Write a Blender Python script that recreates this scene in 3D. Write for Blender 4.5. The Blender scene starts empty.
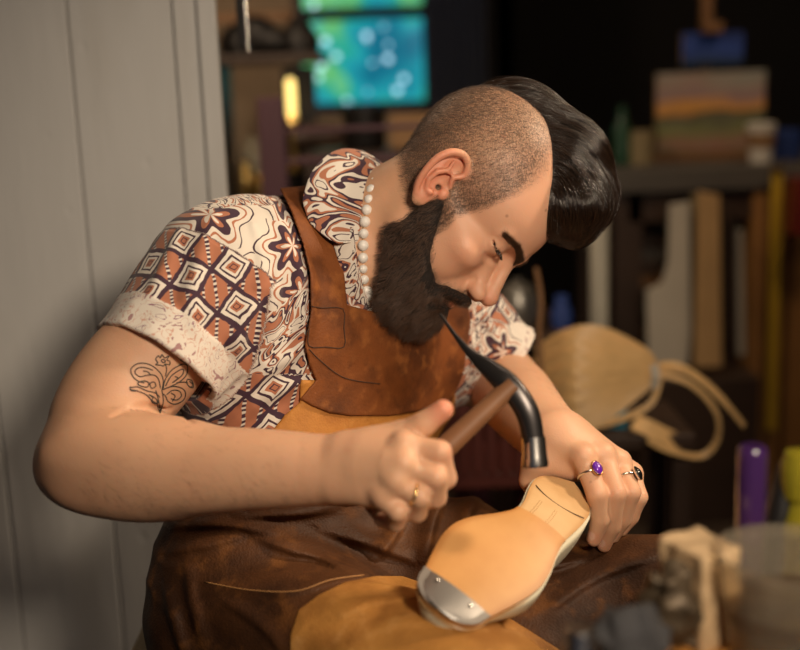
import bpy, math, random, time
import numpy as np
from mathutils import Vector, Matrix
from mathutils.bvhtree import BVHTree
T0 = time.time()
rng = np.random.default_rng(7)
random.seed(7)
COL = bpy.context.scene.collection
V = lambda *a: np.array(a, float)

# ------------------------------------------------------------------ camera frame
FPX = 1160.0
CAM = V(0, 0, 1.15)
PITCH = math.radians(12)
FWD = V(0, math.cos(PITCH), -math.sin(PITCH))
ROLL = math.radians(2)
_u = V(0, math.sin(PITCH), math.cos(PITCH))
RGT = V(math.cos(ROLL), 0, 0) - math.sin(ROLL) * _u
UPV = _u * math.cos(ROLL) + V(math.sin(ROLL), 0, 0)
def P(px, py, d):
    return CAM + d * FWD + (px - 400) / FPX * d * RGT - (py - 325) / FPX * d * UPV
def CV(x, y, z):            # direction: right, up, towards the viewer
    return x * RGT + y * UPV - z * FWD
def proj(p):
    q = np.asarray(p, float) - CAM
    d = q @ FWD
    return np.stack([400 + FPX * (q @ RGT) / d, 325 - FPX * (q @ UPV) / d], -1)
def nrm(v):
    v = np.asarray(v, float)
    return v / np.maximum(np.linalg.norm(v, axis=-1, keepdims=True), 1e-12)
def sst(a, b, x):
    t = np.clip((x - a) / (b - a), 0, 1)
    return t * t * (3 - 2 * t)

# ------------------------------------------------------------------ value noise
_perm = np.random.default_rng(3).random((64, 64, 64)).astype(np.float32)
def noise(p, s):
    q = np.asarray(p) * s + 17.3
    i = np.floor(q).astype(np.int64); f = q - i
    f = f * f * (3 - 2 * f)
    r = 0
    for dx in (0, 1):
        wx = f[:, 0] if dx else 1 - f[:, 0]
        for dy in (0, 1):
            wy = f[:, 1] if dy else 1 - f[:, 1]
            for dz in (0, 1):
                wz = f[:, 2] if dz else 1 - f[:, 2]
                r = r + wx * wy * wz * _perm[(i[:, 0] + dx) & 63, (i[:, 1] + dy) & 63, (i[:, 2] + dz) & 63]
    return r * 2 - 1

# ------------------------------------------------------------------ signed distance fields
def smin(a, b, k):
    h = np.clip(.5 + .5 * (b - a) / k, 0, 1)
    return b * (1 - h) + a * h - k * h * (1 - h)
def f_cap(a, b, ra, rb):
    a = np.asarray(a, float); b = np.asarray(b, float); ba = b - a; L = max(ba @ ba, 1e-12)
    def f(p):
        t = np.clip(((p - a) @ ba) / L, 0, 1)
        return np.linalg.norm(p - a - t[:, None] * ba, axis=1) - (ra + (rb - ra) * t)
    return f, (a + b) / 2, np.linalg.norm(ba) / 2 + max(ra, rb)
def f_ell(c, r, R=None):
    c = np.asarray(c, float); r = np.asarray(r, float)
    def f(p):
        q = p - c
        if R is not None: q = q @ R            # columns of R are the ellipsoid's axes
        k0 = np.linalg.norm(q / r, axis=1); k1 = np.linalg.norm(q / r ** 2, axis=1)
        return np.where(k1 < 1e-9, -r.min(), k0 * (k0 - 1) / np.maximum(k1, 1e-9))
    return f, c, r.max()
class Field:
    def __init__(s, frame=None, scale=1.0, sym=False):
        s.ops = []; s.frame = frame; s.scale = scale; s.sym = sym
    def add(s, prim, k=.01, sub=False):
        s.ops.append((prim[0], np.asarray(prim[1], float), prim[2], max(k, 1e-6), sub)); return s
    def cap(s, a, b, ra, rb=None, k=.01, sub=False): return s.add(f_cap(a, b, ra, ra if rb is None else rb), k, sub)
    def ell(s, c, r, R=None, k=.01, sub=False): return s.add(f_ell(c, r, R), k, sub)
    def sph(s, c, r, k=.01, sub=False): return s.add(f_cap(c, c, r, r), k, sub)
    def poly(s, pts, rad, k=.01, sub=False, ki=None, cr=0):
        if cr:
            w = catmull(np.concatenate([np.array(pts, float), np.array(rad, float)[:, None]], 1), cr)
            pts = list(w[:, :3]); rad = list(w[:, 3])
        # a chain of tapered capsules blended as one limb, then into the field
        P_ = np.array(pts, float); c = (P_.min(0) + P_.max(0)) / 2
        R_ = np.linalg.norm(P_ - c, axis=1).max() + max(rad)
        kk = (ki if ki is not None else min(rad) * .35) * .25
        A = P_[:-1]; BA = P_[1:] - A; L2 = np.maximum((BA ** 2).sum(1), 1e-12); AB = (A * BA).sum(1)
        ra = np.array(rad[:-1], float); dr = np.diff(np.array(rad, float)); A2 = (A ** 2).sum(1)
        def f(p):
            pb = p @ BA.T - AB
            t = np.clip(pb / L2, 0, 1)
            d2 = ((p ** 2).sum(1)[:, None] - 2 * p @ A.T + A2) - 2 * t * pb + t * t * L2
            d = np.sqrt(np.maximum(d2, 0)) - (ra + dr * t)
            if d.shape[1] == 1: return d[:, 0]
            m = d.min(1)
            e = np.exp(-(d - m[:, None]) / kk)
            return m - kk * np.log(e.sum(1)) * .6
        return s.add((f, c, R_), k, sub)
    def ev(s, p):
        p = np.asarray(p, float)
        if s.frame is not None:
            o, B = s.frame
            p = ((p - o) @ B) / s.scale
            if s.sym: p = p.copy(); p[:, 1] = np.abs(p[:, 1])
        d = np.full(len(p), 1e3)
        cc = (p.min(0) + p.max(0)) / 2; cr = np.linalg.norm(p - cc, axis=1).max()
        if getattr(s, '_n', 0) != len(s.ops):
            s._C = np.array([o[1] for o in s.ops]); s._R = np.array([o[2] for o in s.ops]); s._K = .02 / s.scale + 1.2 * np.array([o[3] for o in s.ops])
            s._S = np.array([o[4] for o in s.ops]); s._n = len(s.ops)
        far = np.sqrt(((s._C - cc) ** 2).sum(1)) - cr - s._R
        out = far > s._K
        if (out & ~s._S).any(): d[:] = far[out & ~s._S].min()
        for i in np.nonzero(~out)[0]:
            f, c, R, k, sub = s.ops[i]
            dc = np.linalg.norm(p - c, axis=1) - R
            m = dc < (.02 / s.scale + 1.2 * k)
            if sub:
                if m.any():
                    x = p[m]; d[m] = -smin(-d[m], f(x), k)
            else:
                if m.any():
                    x = p[m]; d[m] = smin(d[m], f(x), k)
                mm = ~m
                d[mm] = np.minimum(d[mm], np.maximum(dc[mm], .02 / s.scale))
        return d * s.scale

def chunked(f, p, cell=.045):
    if not len(p): return np.zeros(0)
    g = np.floor(p / cell).astype(np.int64); g -= g.min(0)
    key = (g[:, 0] * 4096 + g[:, 1]) * 4096 + g[:, 2]
    o = np.argsort(key, kind='stable'); ks = key[o]
    cut = np.concatenate([[0], np.nonzero(np.diff(ks))[0] + 1, [len(p)]])
    out = np.empty(len(p))
    def job(ab): out[o[ab[0]:ab[1]]] = f(p[o[ab[0]:ab[1]]])
    for ab in zip(cut[:-1], cut[1:]): job(ab)
    return out
def mesh_field(f, lo, hi, h, slack=.003, N=8, project=1):
    """Surface nets over the blocks the surface can touch."""
    lo = np.asarray(lo, float); hi = np.asarray(hi, float)
    nb = np.ceil((hi - lo) / (h * N)).astype(int)
    g = np.stack(np.meshgrid(*[np.arange(n) for n in nb], indexing='ij'), -1).reshape(-1, 3)
    d = chunked(f, lo + (g + .5) * N * h)
    g = g[np.abs(d) < N * h * .87 + slack]
    a = np.arange(N + 1)
    off = np.stack(np.meshgrid(a, a, a, indexing='ij'), -1).reshape(-1, 3)
    pts = (g[:, None, :] * N + off[None]).reshape(-1, 3)
    dims = nb * N + 2
    key = (pts[:, 0] * dims[1] + pts[:, 1]) * dims[2] + pts[:, 2]
    uk, ui, inv = np.unique(key, return_index=True, return_inverse=True)
    val = chunked(f, lo + pts[ui] * h)
    v = val[inv].reshape(len(g), N + 1, N + 1, N + 1)
    neg = v < 0
    cnt = np.zeros((len(g), N, N, N), np.int8)
    for i in (0, 1):
        for j in (0, 1):
            for k in (0, 1):
                cnt += neg[:, i:N + i, j:N + j, k:N + k]
    B, I, J, K = np.nonzero((cnt > 0) & (cnt < 8))
    cell = g[B] * N + np.stack([I, J, K], 1)
    corner = {}
    for i in (0, 1):
        for j in (0, 1):
            for k in (0, 1):
                corner[(i, j, k)] = v[B, I + i, J + j, K + k]
    acc = np.zeros((len(B), 3)); n = np.zeros(len(B))
    for ax in range(3):
        o1, o2 = [x for x in range(3) if x != ax]
        for u in (0, 1):
            for w in (0, 1):
                c0 = [0, 0, 0]; c0[o1] = u; c0[o2] = w; c1 = list(c0); c1[ax] = 1
                v0 = corner[tuple(c0)]; v1 = corner[tuple(c1)]
                m = (v0 < 0) != (v1 < 0)
                t = np.where(m, v0 / np.where(m, v0 - v1, 1), 0)
                q = np.tile(np.array(c0, float), (len(B), 1)); q[:, ax] = t
                acc[m] += q[m]; n[m] += 1
    vert = lo + (cell + acc / n[:, None]) * h
    ck = (cell[:, 0] * dims[1] + cell[:, 1]) * dims[2] + cell[:, 2]
    order = np.argsort(ck); sk = ck[order]
    st = (dims[1] * dims[2], dims[2], 1)
    quads = []
    def look(q):
        i = np.clip(np.searchsorted(sk, q), 0, len(sk) - 1)
        return np.where(sk[i] == q, order[i], -1)
    for ax in range(3):
        o1, o2 = [(1, 2), (2, 0), (0, 1)][ax]
        c1 = [0, 0, 0]; c1[ax] = 1
        v0 = corner[(0, 0, 0)]; v1 = corner[tuple(c1)]
        m = np.nonzero((v0 < 0) != (v1 < 0))[0]
        k0 = ck[m]
        q = np.stack([m, look(k0 - st[o1]), look(k0 - st[o1] - st[o2]), look(k0 - st[o2])], 1)
        flip = (v0[m] >= 0)
        q[flip] = q[flip][:, ::-1]
        quads.append(q[(q >= 0).all(1)])
    quads = np.concatenate(quads)
    for _ in range(project):
        e = h * .5
        d0 = chunked(f, vert)
        T = np.array([[1, 1, 1], [1, -1, -1], [-1, 1, -1], [-1, -1, 1]], float)
        G = sum(chunked(f, vert + e * t_)[:, None] * t_ for t_ in T) / (4 * e)
        gg = (G ** 2).sum(1)
        stp = -d0[:, None] * G / np.maximum(gg, .25)[:, None]
        L = np.linalg.norm(stp, axis=1, keepdims=True)
        vert = vert + stp * np.minimum(1, h * .6 / np.maximum(L, 1e-9))
    return vert, quads
def smooth_verts(v, q, it=1, lam=.5):
    e = np.concatenate([q[:, [0, 1]], q[:, [1, 2]], q[:, [2, 3]], q[:, [3, 0]]])
    for _ in range(it):
        s = np.zeros_like(v); c = np.zeros(len(v))
        for a, b in ((0, 1), (1, 0)):
            for k in range(3): s[:, k] += np.bincount(e[:, a], v[e[:, b], k], len(v))
            c += np.bincount(e[:, a], minlength=len(v))
        v = v + lam * (s / np.maximum(c, 1)[:, None] - v)
    return v

# ------------------------------------------------------------------ blender objects
def setp(o, label=None, cat=None, group=None, kind=None):
    if label: o['label'] = label
    if cat: o['category'] = cat
    if group: o['group'] = group
    if kind: o['kind'] = kind
    return o
def empty(name, loc=(0, 0, 0), **kw):
    o = bpy.data.objects.new(name, None); COL.objects.link(o); o.location = tuple(loc); o.empty_display_size = .05
    return setp(o, **kw)
def link(o, parent=None):
    COL.objects.link(o)
    if parent is not None:
        o.parent = parent
        bpy.context.view_layer.update()
        o.matrix_parent_inverse = parent.matrix_world.inverted()
    return o
def mesh_np(name, v, q, mat, parent=None, smooth=True, attrs=None, uv=None, **kw):
    me = bpy.data.meshes.new(name)
    q = np.asarray(q)
    if len(q) and isinstance(q[0], (list, tuple)) or q.dtype == object:
        me.from_pydata([tuple(x) for x in v], [], [tuple(x) for x in q])
    else:
        n = q.shape[1]
        me.vertices.add(len(v)); me.vertices.foreach_set('co', np.asarray(v, np.float32).ravel())
        me.loops.add(q.size); me.loops.foreach_set('vertex_index', q.astype(np.int32).ravel())
        me.polygons.add(len(q)); me.polygons.foreach_set('loop_start', (np.arange(len(q)) * n).astype(np.int32))
        me.update(calc_edges=True)
    me.validate()
    if smooth: me.polygons.foreach_set('use_smooth', [True] * len(me.polygons))
    for k_, a in (attrs or {}).items():
        at = me.attributes.new(k_, 'FLOAT', 'POINT'); at.data.foreach_set('value', np.asarray(a, np.float32))
    for k_, a in (uv or {}).items():
        at = me.attributes.new(k_, 'FLOAT_VECTOR', 'POINT'); at.data.foreach_set('vector', np.asarray(a, np.float32).ravel())
    if mat is not None: me.materials.append(mat)
    o = bpy.data.objects.new(name, me)
    link(o, parent)
    return setp(o, **kw)
class MB:
    """collects simple shapes into one mesh"""
    def __init__(s): s.v = []; s.f = []; s.n = 0
    def add(s, v, f):
        s.v.extend([tuple(x) for x in v]); s.f.extend([tuple(i + s.n for i in q) for q in f]); s.n += len(v); return s
    def box(s, c, size, R=None):
        c = np.array(c, float); h = np.array(size, float) / 2
        R = np.eye(3) if R is None else R
        v = [c + R @ (h * V(x, y, z)) for x in (-1, 1) for y in (-1, 1) for z in (-1, 1)]
        return s.add(v, [(0, 1, 3, 2), (4, 6, 7, 5), (0, 4, 5, 1), (2, 3, 7, 6), (0, 2, 6, 4), (1, 5, 7, 3)])
    def tube(s, pts, rad, n=10, close=False, flat=1.0, up=None):
        pts = np.array(pts, float); m = len(pts)
        rad = np.full(m, rad) if np.isscalar(rad) else np.array(rad, float)
        v = []; t_prev = None; u = None
        for i in range(m):
            if close: t = pts[(i + 1) % m] - pts[i - 1]
            else: t = pts[min(i + 1, m - 1)] - pts[max(i - 1, 0)]
            t = nrm(t)
            if up is not None: u = nrm(np.cross(t, np.cross(up, t)))
            elif u is None: u = nrm(np.cross(t, V(.31, .77, .52)))
            else: u = nrm(u - (u @ t) * t)
            w = np.cross(t, u)
            for k in range(n):
                a = 2 * math.pi * k / n
                v.append(pts[i] + rad[i] * (math.cos(a) * w + flat * math.sin(a) * u))
        f = []
        for i in range(m if close else m - 1):
            for k in range(n):
                f.append((i * n + k, i * n + (k + 1) % n, ((i + 1) % m) * n + (k + 1) % n, ((i + 1) % m) * n + k))
        if not close: f.append(tuple(range(n))[::-1]); f.append(tuple((m - 1) * n + k for k in range(n)))
        return s.add(v, f)
    def lathe(s, prof, c=(0, 0, 0), axis=(0, 0, 1), n=24, cap0=True, cap1=True):
        c = np.array(c, float); a = nrm(V(*axis)); u = nrm(np.cross(a, V(.3, .8, .1) if abs(a[2]) > .9 else V(0, 0, 1))); w = np.cross(a, u)
        v = []; m = len(prof)
        for r, z in prof:
            for k in range(n):
                t = 2 * math.pi * k / n
                v.append(c + a * z + r * (math.cos(t) * u + math.sin(t) * w))
        f = [(i * n + k, i * n + (k + 1) % n, (i + 1) * n + (k + 1) % n, (i + 1) * n + k) for i in range(m - 1) for k in range(n)]
        if cap0: f.append(tuple(range(n))[::-1])
        if cap1: f.append(tuple((m - 1) * n + k for k in range(n)))
        return s.add(v, f)
    def build(s, name, mat, parent=None, smooth=False, bevel=0, seg=2, sharp=40, **kw):
        me = bpy.data.meshes.new(name); me.from_pydata([tuple(float(c) for c in x) for x in s.v], [], s.f); me.validate()
        import bmesh
        bm = bmesh.new(); bm.from_mesh(me); bmesh.ops.recalc_face_normals(bm, faces=bm.faces); bm.to_mesh(me); bm.free()
        me.materials.append(mat)
        if smooth:
            me.polygons.foreach_set('use_smooth', [True] * len(me.polygons))
            if sharp: me.set_sharp_from_angle(angle=math.radians(sharp))
        o = bpy.data.objects.new(name, me)
        if bevel:
            b = o.modifiers.new('bevel', 'BEVEL'); b.width = bevel; b.segments = seg; b.limit_method = 'ANGLE'
        link(o, parent)
        return setp(o, **kw)
def catmull(pts, n=8, close=False):
    pts = np.array(pts, float); m = len(pts); out = []
    for i in range(m if close else m - 1):
        if close: a, b, c, d = pts[(i - 1) % m], pts[i], pts[(i + 1) % m], pts[(i + 2) % m]
        else: a, b, c, d = pts[max(i - 1, 0)], pts[i], pts[i + 1], pts[min(i + 2, m - 1)]
        for t in np.arange(n) / n:
            out.append(.5 * (2 * b + (c - a) * t + (2 * a - 5 * b + 4 * c - d) * t * t + (3 * b - a - 3 * c + d) * t ** 3))
    if not close: out.append(pts[-1])
    return np.array(out)
def hair_curves(name, strands, rad, mat, parent=None, **kw):
    """strands: (N, M, 3); rad: root radius, tapering"""
    N, M, _ = strands.shape
    hc = bpy.data.hair_curves.new(name); hc.add_curves([M] * N)
    hc.position_data.foreach_set('vector', strands.astype(np.float32).ravel())
    at = hc.attributes.get('radius') or hc.attributes.new('radius', 'FLOAT', 'POINT')
    t = np.linspace(0, 1, M)
    r = np.broadcast_to(np.asarray(rad).reshape(-1, 1), (N, 1)) * (1 - .75 * t ** 2)[None]
    at.data.foreach_set('value', np.ascontiguousarray(r, np.float32).ravel())
    rn = hc.attributes.new('tone', 'FLOAT', 'CURVE'); rn.data.foreach_set('value', rng.random(N).astype(np.float32))
    hc.materials.append(mat)
    o = bpy.data.objects.new(name, hc); link(o, parent)
    return setp(o, **kw)

# ------------------------------------------------------------------ node helper
class Mat:
    def __init__(s, name):
        s.m = bpy.data.materials.new(name); s.m.use_nodes = True; s.t = s.m.node_tree
        s.b = s.t.nodes['Principled BSDF']; s.o = s.t.nodes['Material Output']
    def n(s, typ, **kw):
        x = s.t.nodes.new(typ)
        for k, v in kw.items():
            if k.startswith('i_'): s.put(x.inputs[k[2:].replace('_', ' ')], v)
            else: setattr(x, k, v)
        return x
    def put(s, inp, v):
        if hasattr(v, 'is_output') or isinstance(v, bpy.types.NodeSocket): s.t.links.new(v, inp)
        elif isinstance(v, (tuple, list)):
            v = tuple(v)
            inp.default_value = v + (1,) if len(v) == 3 and len(inp.default_value) == 4 else v
        else: inp.default_value = v
    def f(s, op, a, b=None, c=None, clamp=False):
        x = s.t.nodes.new('ShaderNodeMath'); x.operation = op; x.use_clamp = clamp
        for i, q in enumerate((a, b, c)):
            if q is not None: s.put(x.inputs[i], q)
        return x.outputs[0]
    def mix(s, fac, a, b, mode='MIX'):
        x = s.t.nodes.new('ShaderNodeMix'); x.data_type = 'RGBA'; x.blend_type = mode
        s.put(x.inputs[0], fac); s.put(x.inputs[6], a); s.put(x.inputs[7], b); return x.outputs[2]
    def ramp(s, fac, stops, interp='LINEAR'):
        x = s.t.nodes.new('ShaderNodeValToRGB'); s.put(x.inputs[0], fac); cr = x.color_ramp; cr.interpolation = interp
        while len(cr.elements) < len(stops): cr.elements.new(.5)
        for e, (p, c) in zip(cr.elements, stops):
            e.position = p; e.color = (c, c, c, 1) if np.isscalar(c) else tuple(c) + (1,)
        return x.outputs[0]
    def step(s, x, e, w=.02):       # 0 below e, 1 above, soft
        y = s.t.nodes.new('ShaderNodeMapRange'); y.interpolation_type = 'SMOOTHSTEP'
        s.put(y.inputs[0], x); y.inputs[1].default_value = e - w; y.inputs[2].default_value = e + w; return y.outputs[0]
    def tex(s, kind, scale=5, vec=None, out=0, **kw):
        x = s.t.nodes.new('ShaderNodeTex' + kind)
        for k, v in kw.items():
            if k in x.inputs: x.inputs[k].default_value = v
            elif k.replace('_', ' ') in x.inputs: x.inputs[k.replace('_', ' ')].default_value = v
            else: setattr(x, k, v)
        x.inputs['Scale'].default_value = scale
        if vec is not None: s.put(x.inputs['Vector'], vec)
        return x.outputs[out]
    def obj(s): return s.n('ShaderNodeTexCoord').outputs['Object']
    def attr(s, name, vec=False):
        x = s.t.nodes.new('ShaderNodeAttribute'); x.attribute_name = name; return x.outputs['Vector' if vec else 'Fac']
    def mapv(s, vec, loc=(0, 0, 0), rot=(0, 0, 0), sc=(1, 1, 1)):
        x = s.t.nodes.new('ShaderNodeMapping'); s.put(x.inputs[0], vec)
        x.inputs[1].default_value = loc; x.inputs[2].default_value = rot; x.inputs[3].default_value = sc; return x.outputs[0]
    def bump(s, h, strength=.3, dist=.001, nrm_=None):
        x = s.t.nodes.new('ShaderNodeBump'); s.put(x.inputs['Height'], h)
        x.inputs['Strength'].default_value = strength; x.inputs['Distance'].default_value = dist
        if nrm_ is not None: s.put(x.inputs['Normal'], nrm_)
        return x.outputs[0]
    def set(s, **kw):
        names = dict(color='Base Color', rough='Roughness', metal='Metallic', normal='Normal', sss='Subsurface Weight', sssr='Subsurface Radius', ssss='Subsurface Scale',
                     spec='Specular IOR Level', trans='Transmission Weight', ior='IOR', coat='Coat Weight', sheen='Sheen Weight', emit='Emission Color', estr='Emission Strength', alpha='Alpha', aniso='Anisotropic', coatr='Coat Roughness')
        for k, v in kw.items(): s.put(s.b.inputs[names[k]], v)
        return s
def simple(name, color, rough=.5, metal=0, vary=.15, nscale=12, bump=0, **kw):
    m = Mat(name); n = m.tex('Noise', nscale, m.obj(), Detail=4.0)
    c = m.mix(n, tuple(x * (1 - vary) for x in color), tuple(min(1, x * (1 + vary)) for x in color))
    m.set(color=c, rough=rough, metal=metal, **kw)
    if bump: m.set(normal=m.bump(m.tex('Noise', nscale * 8, m.obj(), Detail=3.0), bump, .001))
    return m.m
QUAL = 1.0; HAIR = 1.0
def build_field(name, f, lo, hi, h): return mesh_field(f, lo, hi, h)
# ================================================================== THE CRAFTSMAN: body
# ---- head frame (local units are centimetres: x forward, y to his left, z up)
def head_frame():
    a = math.radians(62); yaw = math.radians(8); roll = math.radians(9)
    F0 = CV(math.cos(a), -math.sin(a), 0); U0 = CV(math.sin(a), math.cos(a), 0); Zc = CV(0, 0, 1)
    F = F0 * math.cos(yaw) + Zc * math.sin(yaw); R = Zc * math.cos(yaw) - F0 * math.sin(yaw)
    U = U0 * math.cos(roll) + R * math.sin(roll); R = R * math.cos(roll) - U0 * math.sin(roll)
    return P(451, 195, 1.25), np.stack([F, -R, U], 1)
HO, HB = head_frame()
HS = .0098
def H(x, y, z): return HO + HB @ (V(x, y, z) * HS)
def toH(p): return ((p - HO) @ HB) / HS

def rotm(axis, deg):
    return np.array(Matrix.Rotation(math.radians(deg), 3, axis))
head = Field((HO, HB), HS, sym=True)
head.ell((-0.2, 0, 5.1), (9.2, 7.6, 8.7))
head.ell((-2.6, 0, 2.4), (4.3, 5.6, 4.4), k=2)
head.ell((4.1, 0, 4.2), (6.0, 6.4, 5.4), k=1.5)
head.ell((4.6, 0, -1.6), (4.9, 5.3, 6.2), k=1.5)                       # mid face
head.cap((9.35, 1.0, 3.05), (7.5, 4.5, 3.25), .92, .62, k=1.1)             # brow ridge
head.ell((6.9, 4.5, -1.1), (1.9, 1.7, 1.5), k=1.6)                      # cheek bone
head.cap((6.3, 5.0, -.9), (1.5, 6.1, 0), .7, .5, k=1.8)
head.cap((.7, 5.4, -1), (1.2, 4.8, -5.4), 1.3, 1.3, k=1.6)
head.cap((1.2, 4.8, -5.4), (7.9, 1.8, -8.6), 1.4, 1.5, k=1.6)
head.sph((8.3, .4, -8.3), 1.6, k=1.6)
head.ell((4.2, 0, -5.4), (5.0, 4.7, 4.0), k=1.5)
head.sph((6.6, 3.0, -3.7), 1.5, k=1.8)
head.ell((4.0, 3.6, -2.2), (4.0, 2.4, 4.2), k=1.6)
head.ell((9.95, 3.1, 1.7), (1.7, 2.0, 1.3), k=1.0, sub=True)                        # eye socket
head.cap((9.1, 2.0, 0.5), (8.5, 4.2, .4), .15, .12, k=.7, sub=True)
head.ell((7.6, 3.2, 1.85), (1.34, 1.75, 1.28), k=.5)                 # lids
head.poly([(8.7, 1.75, 1.78), (8.93, 2.5, 1.70), (8.86, 3.3, 1.66), (8.45, 4.15, 1.72), (7.6, 4.95, 1.85)], [.08, .2, .25, .24, .13], k=.05, sub=True)   # lid slit
head.poly([(8.4, 1.9, 2.35), (8.6, 2.7, 2.6), (8.45, 3.6, 2.6), (7.95, 4.5, 2.3)], [.05, .07, .07, .05], k=.25, sub=True, cr=3)    # lid crease
head.poly([(9.4, 0, 2.3), (10.0, 0, 1.3), (11.0, 0, -.3), (11.75, 0, -1.45)], [.78, .72, .8, .9], k=.9)   # nose bridge
head.cap((8.6, 1.2, 0), (10.4, .9, -2.2), .7, .8, k=.9)
head.sph((11.95, .12, -1.8), .95, k=.6)
head.ell((10.9, 1.3, -2.4), (1.1, .72, .85), k=.45)
head.cap((9.7, 1.9, -2.0), (10.0, 2.0, -3.1), .12, .12, k=.35, sub=True)
head.ell((10.95, .72, -3.25), (.62, .34, .5), R=rotm('Z', -14), k=.15, sub=True)
head.cap((11.4, 0, -3.0), (10.3, 0, -3.6), .38, .4, k=.3)
head.ell((8.7, 0, -5.0), (1.9, 2.8, 2.1), k=1.2)
head.poly([(10.65, 0, -4.6), (10.35, 1.1, -4.6), (9.5, 2.3, -5.0)], [.42, .42, .2], k=.35)
head.poly([(10.5, 0, -5.75), (10.15, 1.1, -5.65), (9.4, 2.2, -5.25)], [.5, .48, .2], k=.35)
head.poly([(11.0, 0, -5.12), (10.6, 1.1, -5.12), (9.6, 2.45, -5.12)], [.14, .14, .08], k=.15, sub=True)
# ear
EB = rotm('Y', -8) @ rotm('Z', -28) @ rotm('X', 6)
EO = V(.5, 6.8, .1)
def E_(x, y, z): return EO + EB @ (V(x, y, z) * 1.13)
head.ell(E_(-1.1, .25, .3), (1.95, .45, 3.2), R=EB, k=.35)
head.ell(E_(-1.0, .75, .0), (.95, .7, 1.45), R=EB, k=.3, sub=True)
head.ell(E_(-1.0, .62, 1.7), (.95, .33, .95), R=EB, k=.25, sub=True)
head.poly([E_(.15, .55, .5), E_(-.35, .75, 1.2), E_(.1, .75, 2.1), E_(-.5, .85, 3.0), E_(-1.5, .95, 3.2), E_(-2.4, 1.0, 2.5), E_(-2.8, .95, 1.2), E_(-2.6, .8, -.3), E_(-2.1, .6, -1.5), E_(-1.5, .45, -2.2)],
          [.2, .26, .3, .36, .4, .42, .4, .36, .32, .3], k=.22, cr=3)
head.poly([E_(-.6, .65, 1.35), E_(-1.3, .78, 1.2), E_(-1.8, .8, .4), E_(-1.75, .7, -.6), E_(-1.2, .6, -1.3)], [.16, .26, .3, .28, .25], k=.2)
head.poly([E_(-1.2, .7, 1.2), E_(-1.5, .75, 2.1)], [.22, .18], k=.2)
head.ell(E_(-.85, .35, -2.2), (.85, .42, .95), R=EB, k=.35)
head.ell(E_(.3, .55, -.45), (.5, .42, .62), R=EB, k=.3)
head.sph(E_(-.75, .6, -1.25), .36, k=.25)
head.sph(E_(-.45, .2, -.35), .28, k=.3, sub=True)

# ---- trunk landmarks
NECK = P(346, 262, 1.29)
CHEST = P(312, 345, 1.345)
BELLY = P(285, 470, 1.33)
PELV = P(262, 590, 1.32)
RSH, LSH = P(218, 275, 1.21), P(430, 300, 1.44)
REL, RWR = P(80, 464, 1.12), P(332, 470, 1.035)
LEL, LWR = P(503, 386, 1.46), P(556, 440, 1.205)
trunk = Field()
trunk.poly([P(325, 275, 1.33), CHEST, BELLY, PELV], [.078, .107, .10, .12], k=.03, ki=.06)
trunk.cap(P(250, 275, 1.255), P(405, 305, 1.44), .076, .066, k=.06)
trunk.cap(P(262, 350, 1.28), P(385, 365, 1.44), .092, .09, k=.06)
trunk.cap(P(280, 470, 1.28), P(340, 470, 1.40), .085, .09, k=.06)
trunk.cap(P(258, 590, 1.26), P(330, 590, 1.38), .10, .11, k=.06)
trunk.cap(RSH, P(182, 325, 1.195), .05, .05, k=.05)
trunk.cap(LSH, P(455, 330, 1.44), .058, .052, k=.05)

body = Field()
body.add((head.ev, H(0, 0, 0), .20), k=.012)
# neck
body.poly([H(-1.2, 0, -2.2), (H(-1.2, 0, -2.2) + NECK) / 2 + .004 * UPV, NECK], [.052, .058, .068], k=.02, cr=3)
body.cap(H(1.0, 0, -5.5), P(392, 262, 1.29), .035, .045, k=.03)
body.poly([H(-1.5, -4.2, -1.5), P(404, 232, 1.225), P(384, 292, 1.27)], [.013, .012, .011], k=.02)      # neck muscle
body.cap(NECK, P(378, 300, 1.33), .05, .06, k=.03)
body.poly([NECK, CHEST, BELLY, PELV], [.06, .08, .08, .08], k=.03)
body.poly([RSH, (RSH + LSH) / 2, LSH], [.055, .07, .05], k=.03)
# right arm
body.poly([RSH, P(157, 352, 1.175), P(102, 424, 1.135), REL + .008 * RGT], [.054, .048, .043, .033], k=.025, ki=.03, cr=4)
body.ell(P(106, 388, 1.155), (.034, .034, .072), R=np.stack([CV(0, 0, 1), nrm(np.cross(REL - RSH, CV(0, 0, 1))), nrm(REL - RSH)], 1), k=.03)   # triceps
body.ell(P(156, 358, 1.163), (.031, .034, .07), R=np.stack([CV(0, 0, 1), nrm(np.cross(REL - RSH, CV(0, 0, 1))), nrm(REL - RSH)], 1), k=.03)   # biceps
body.sph(P(66, 468, 1.12), .024, k=.03)
body.poly([REL, P(150, 472, 1.09), P(245, 469, 1.06), RWR], [.034, .0375, .033, .0265], k=.02, ki=.03, cr=4)
body.ell(P(132, 452, 1.085), (.08, .032, .034), k=.025)
body.ell(P(150, 486, 1.095), (.085, .026, .03), k=.02)
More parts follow.
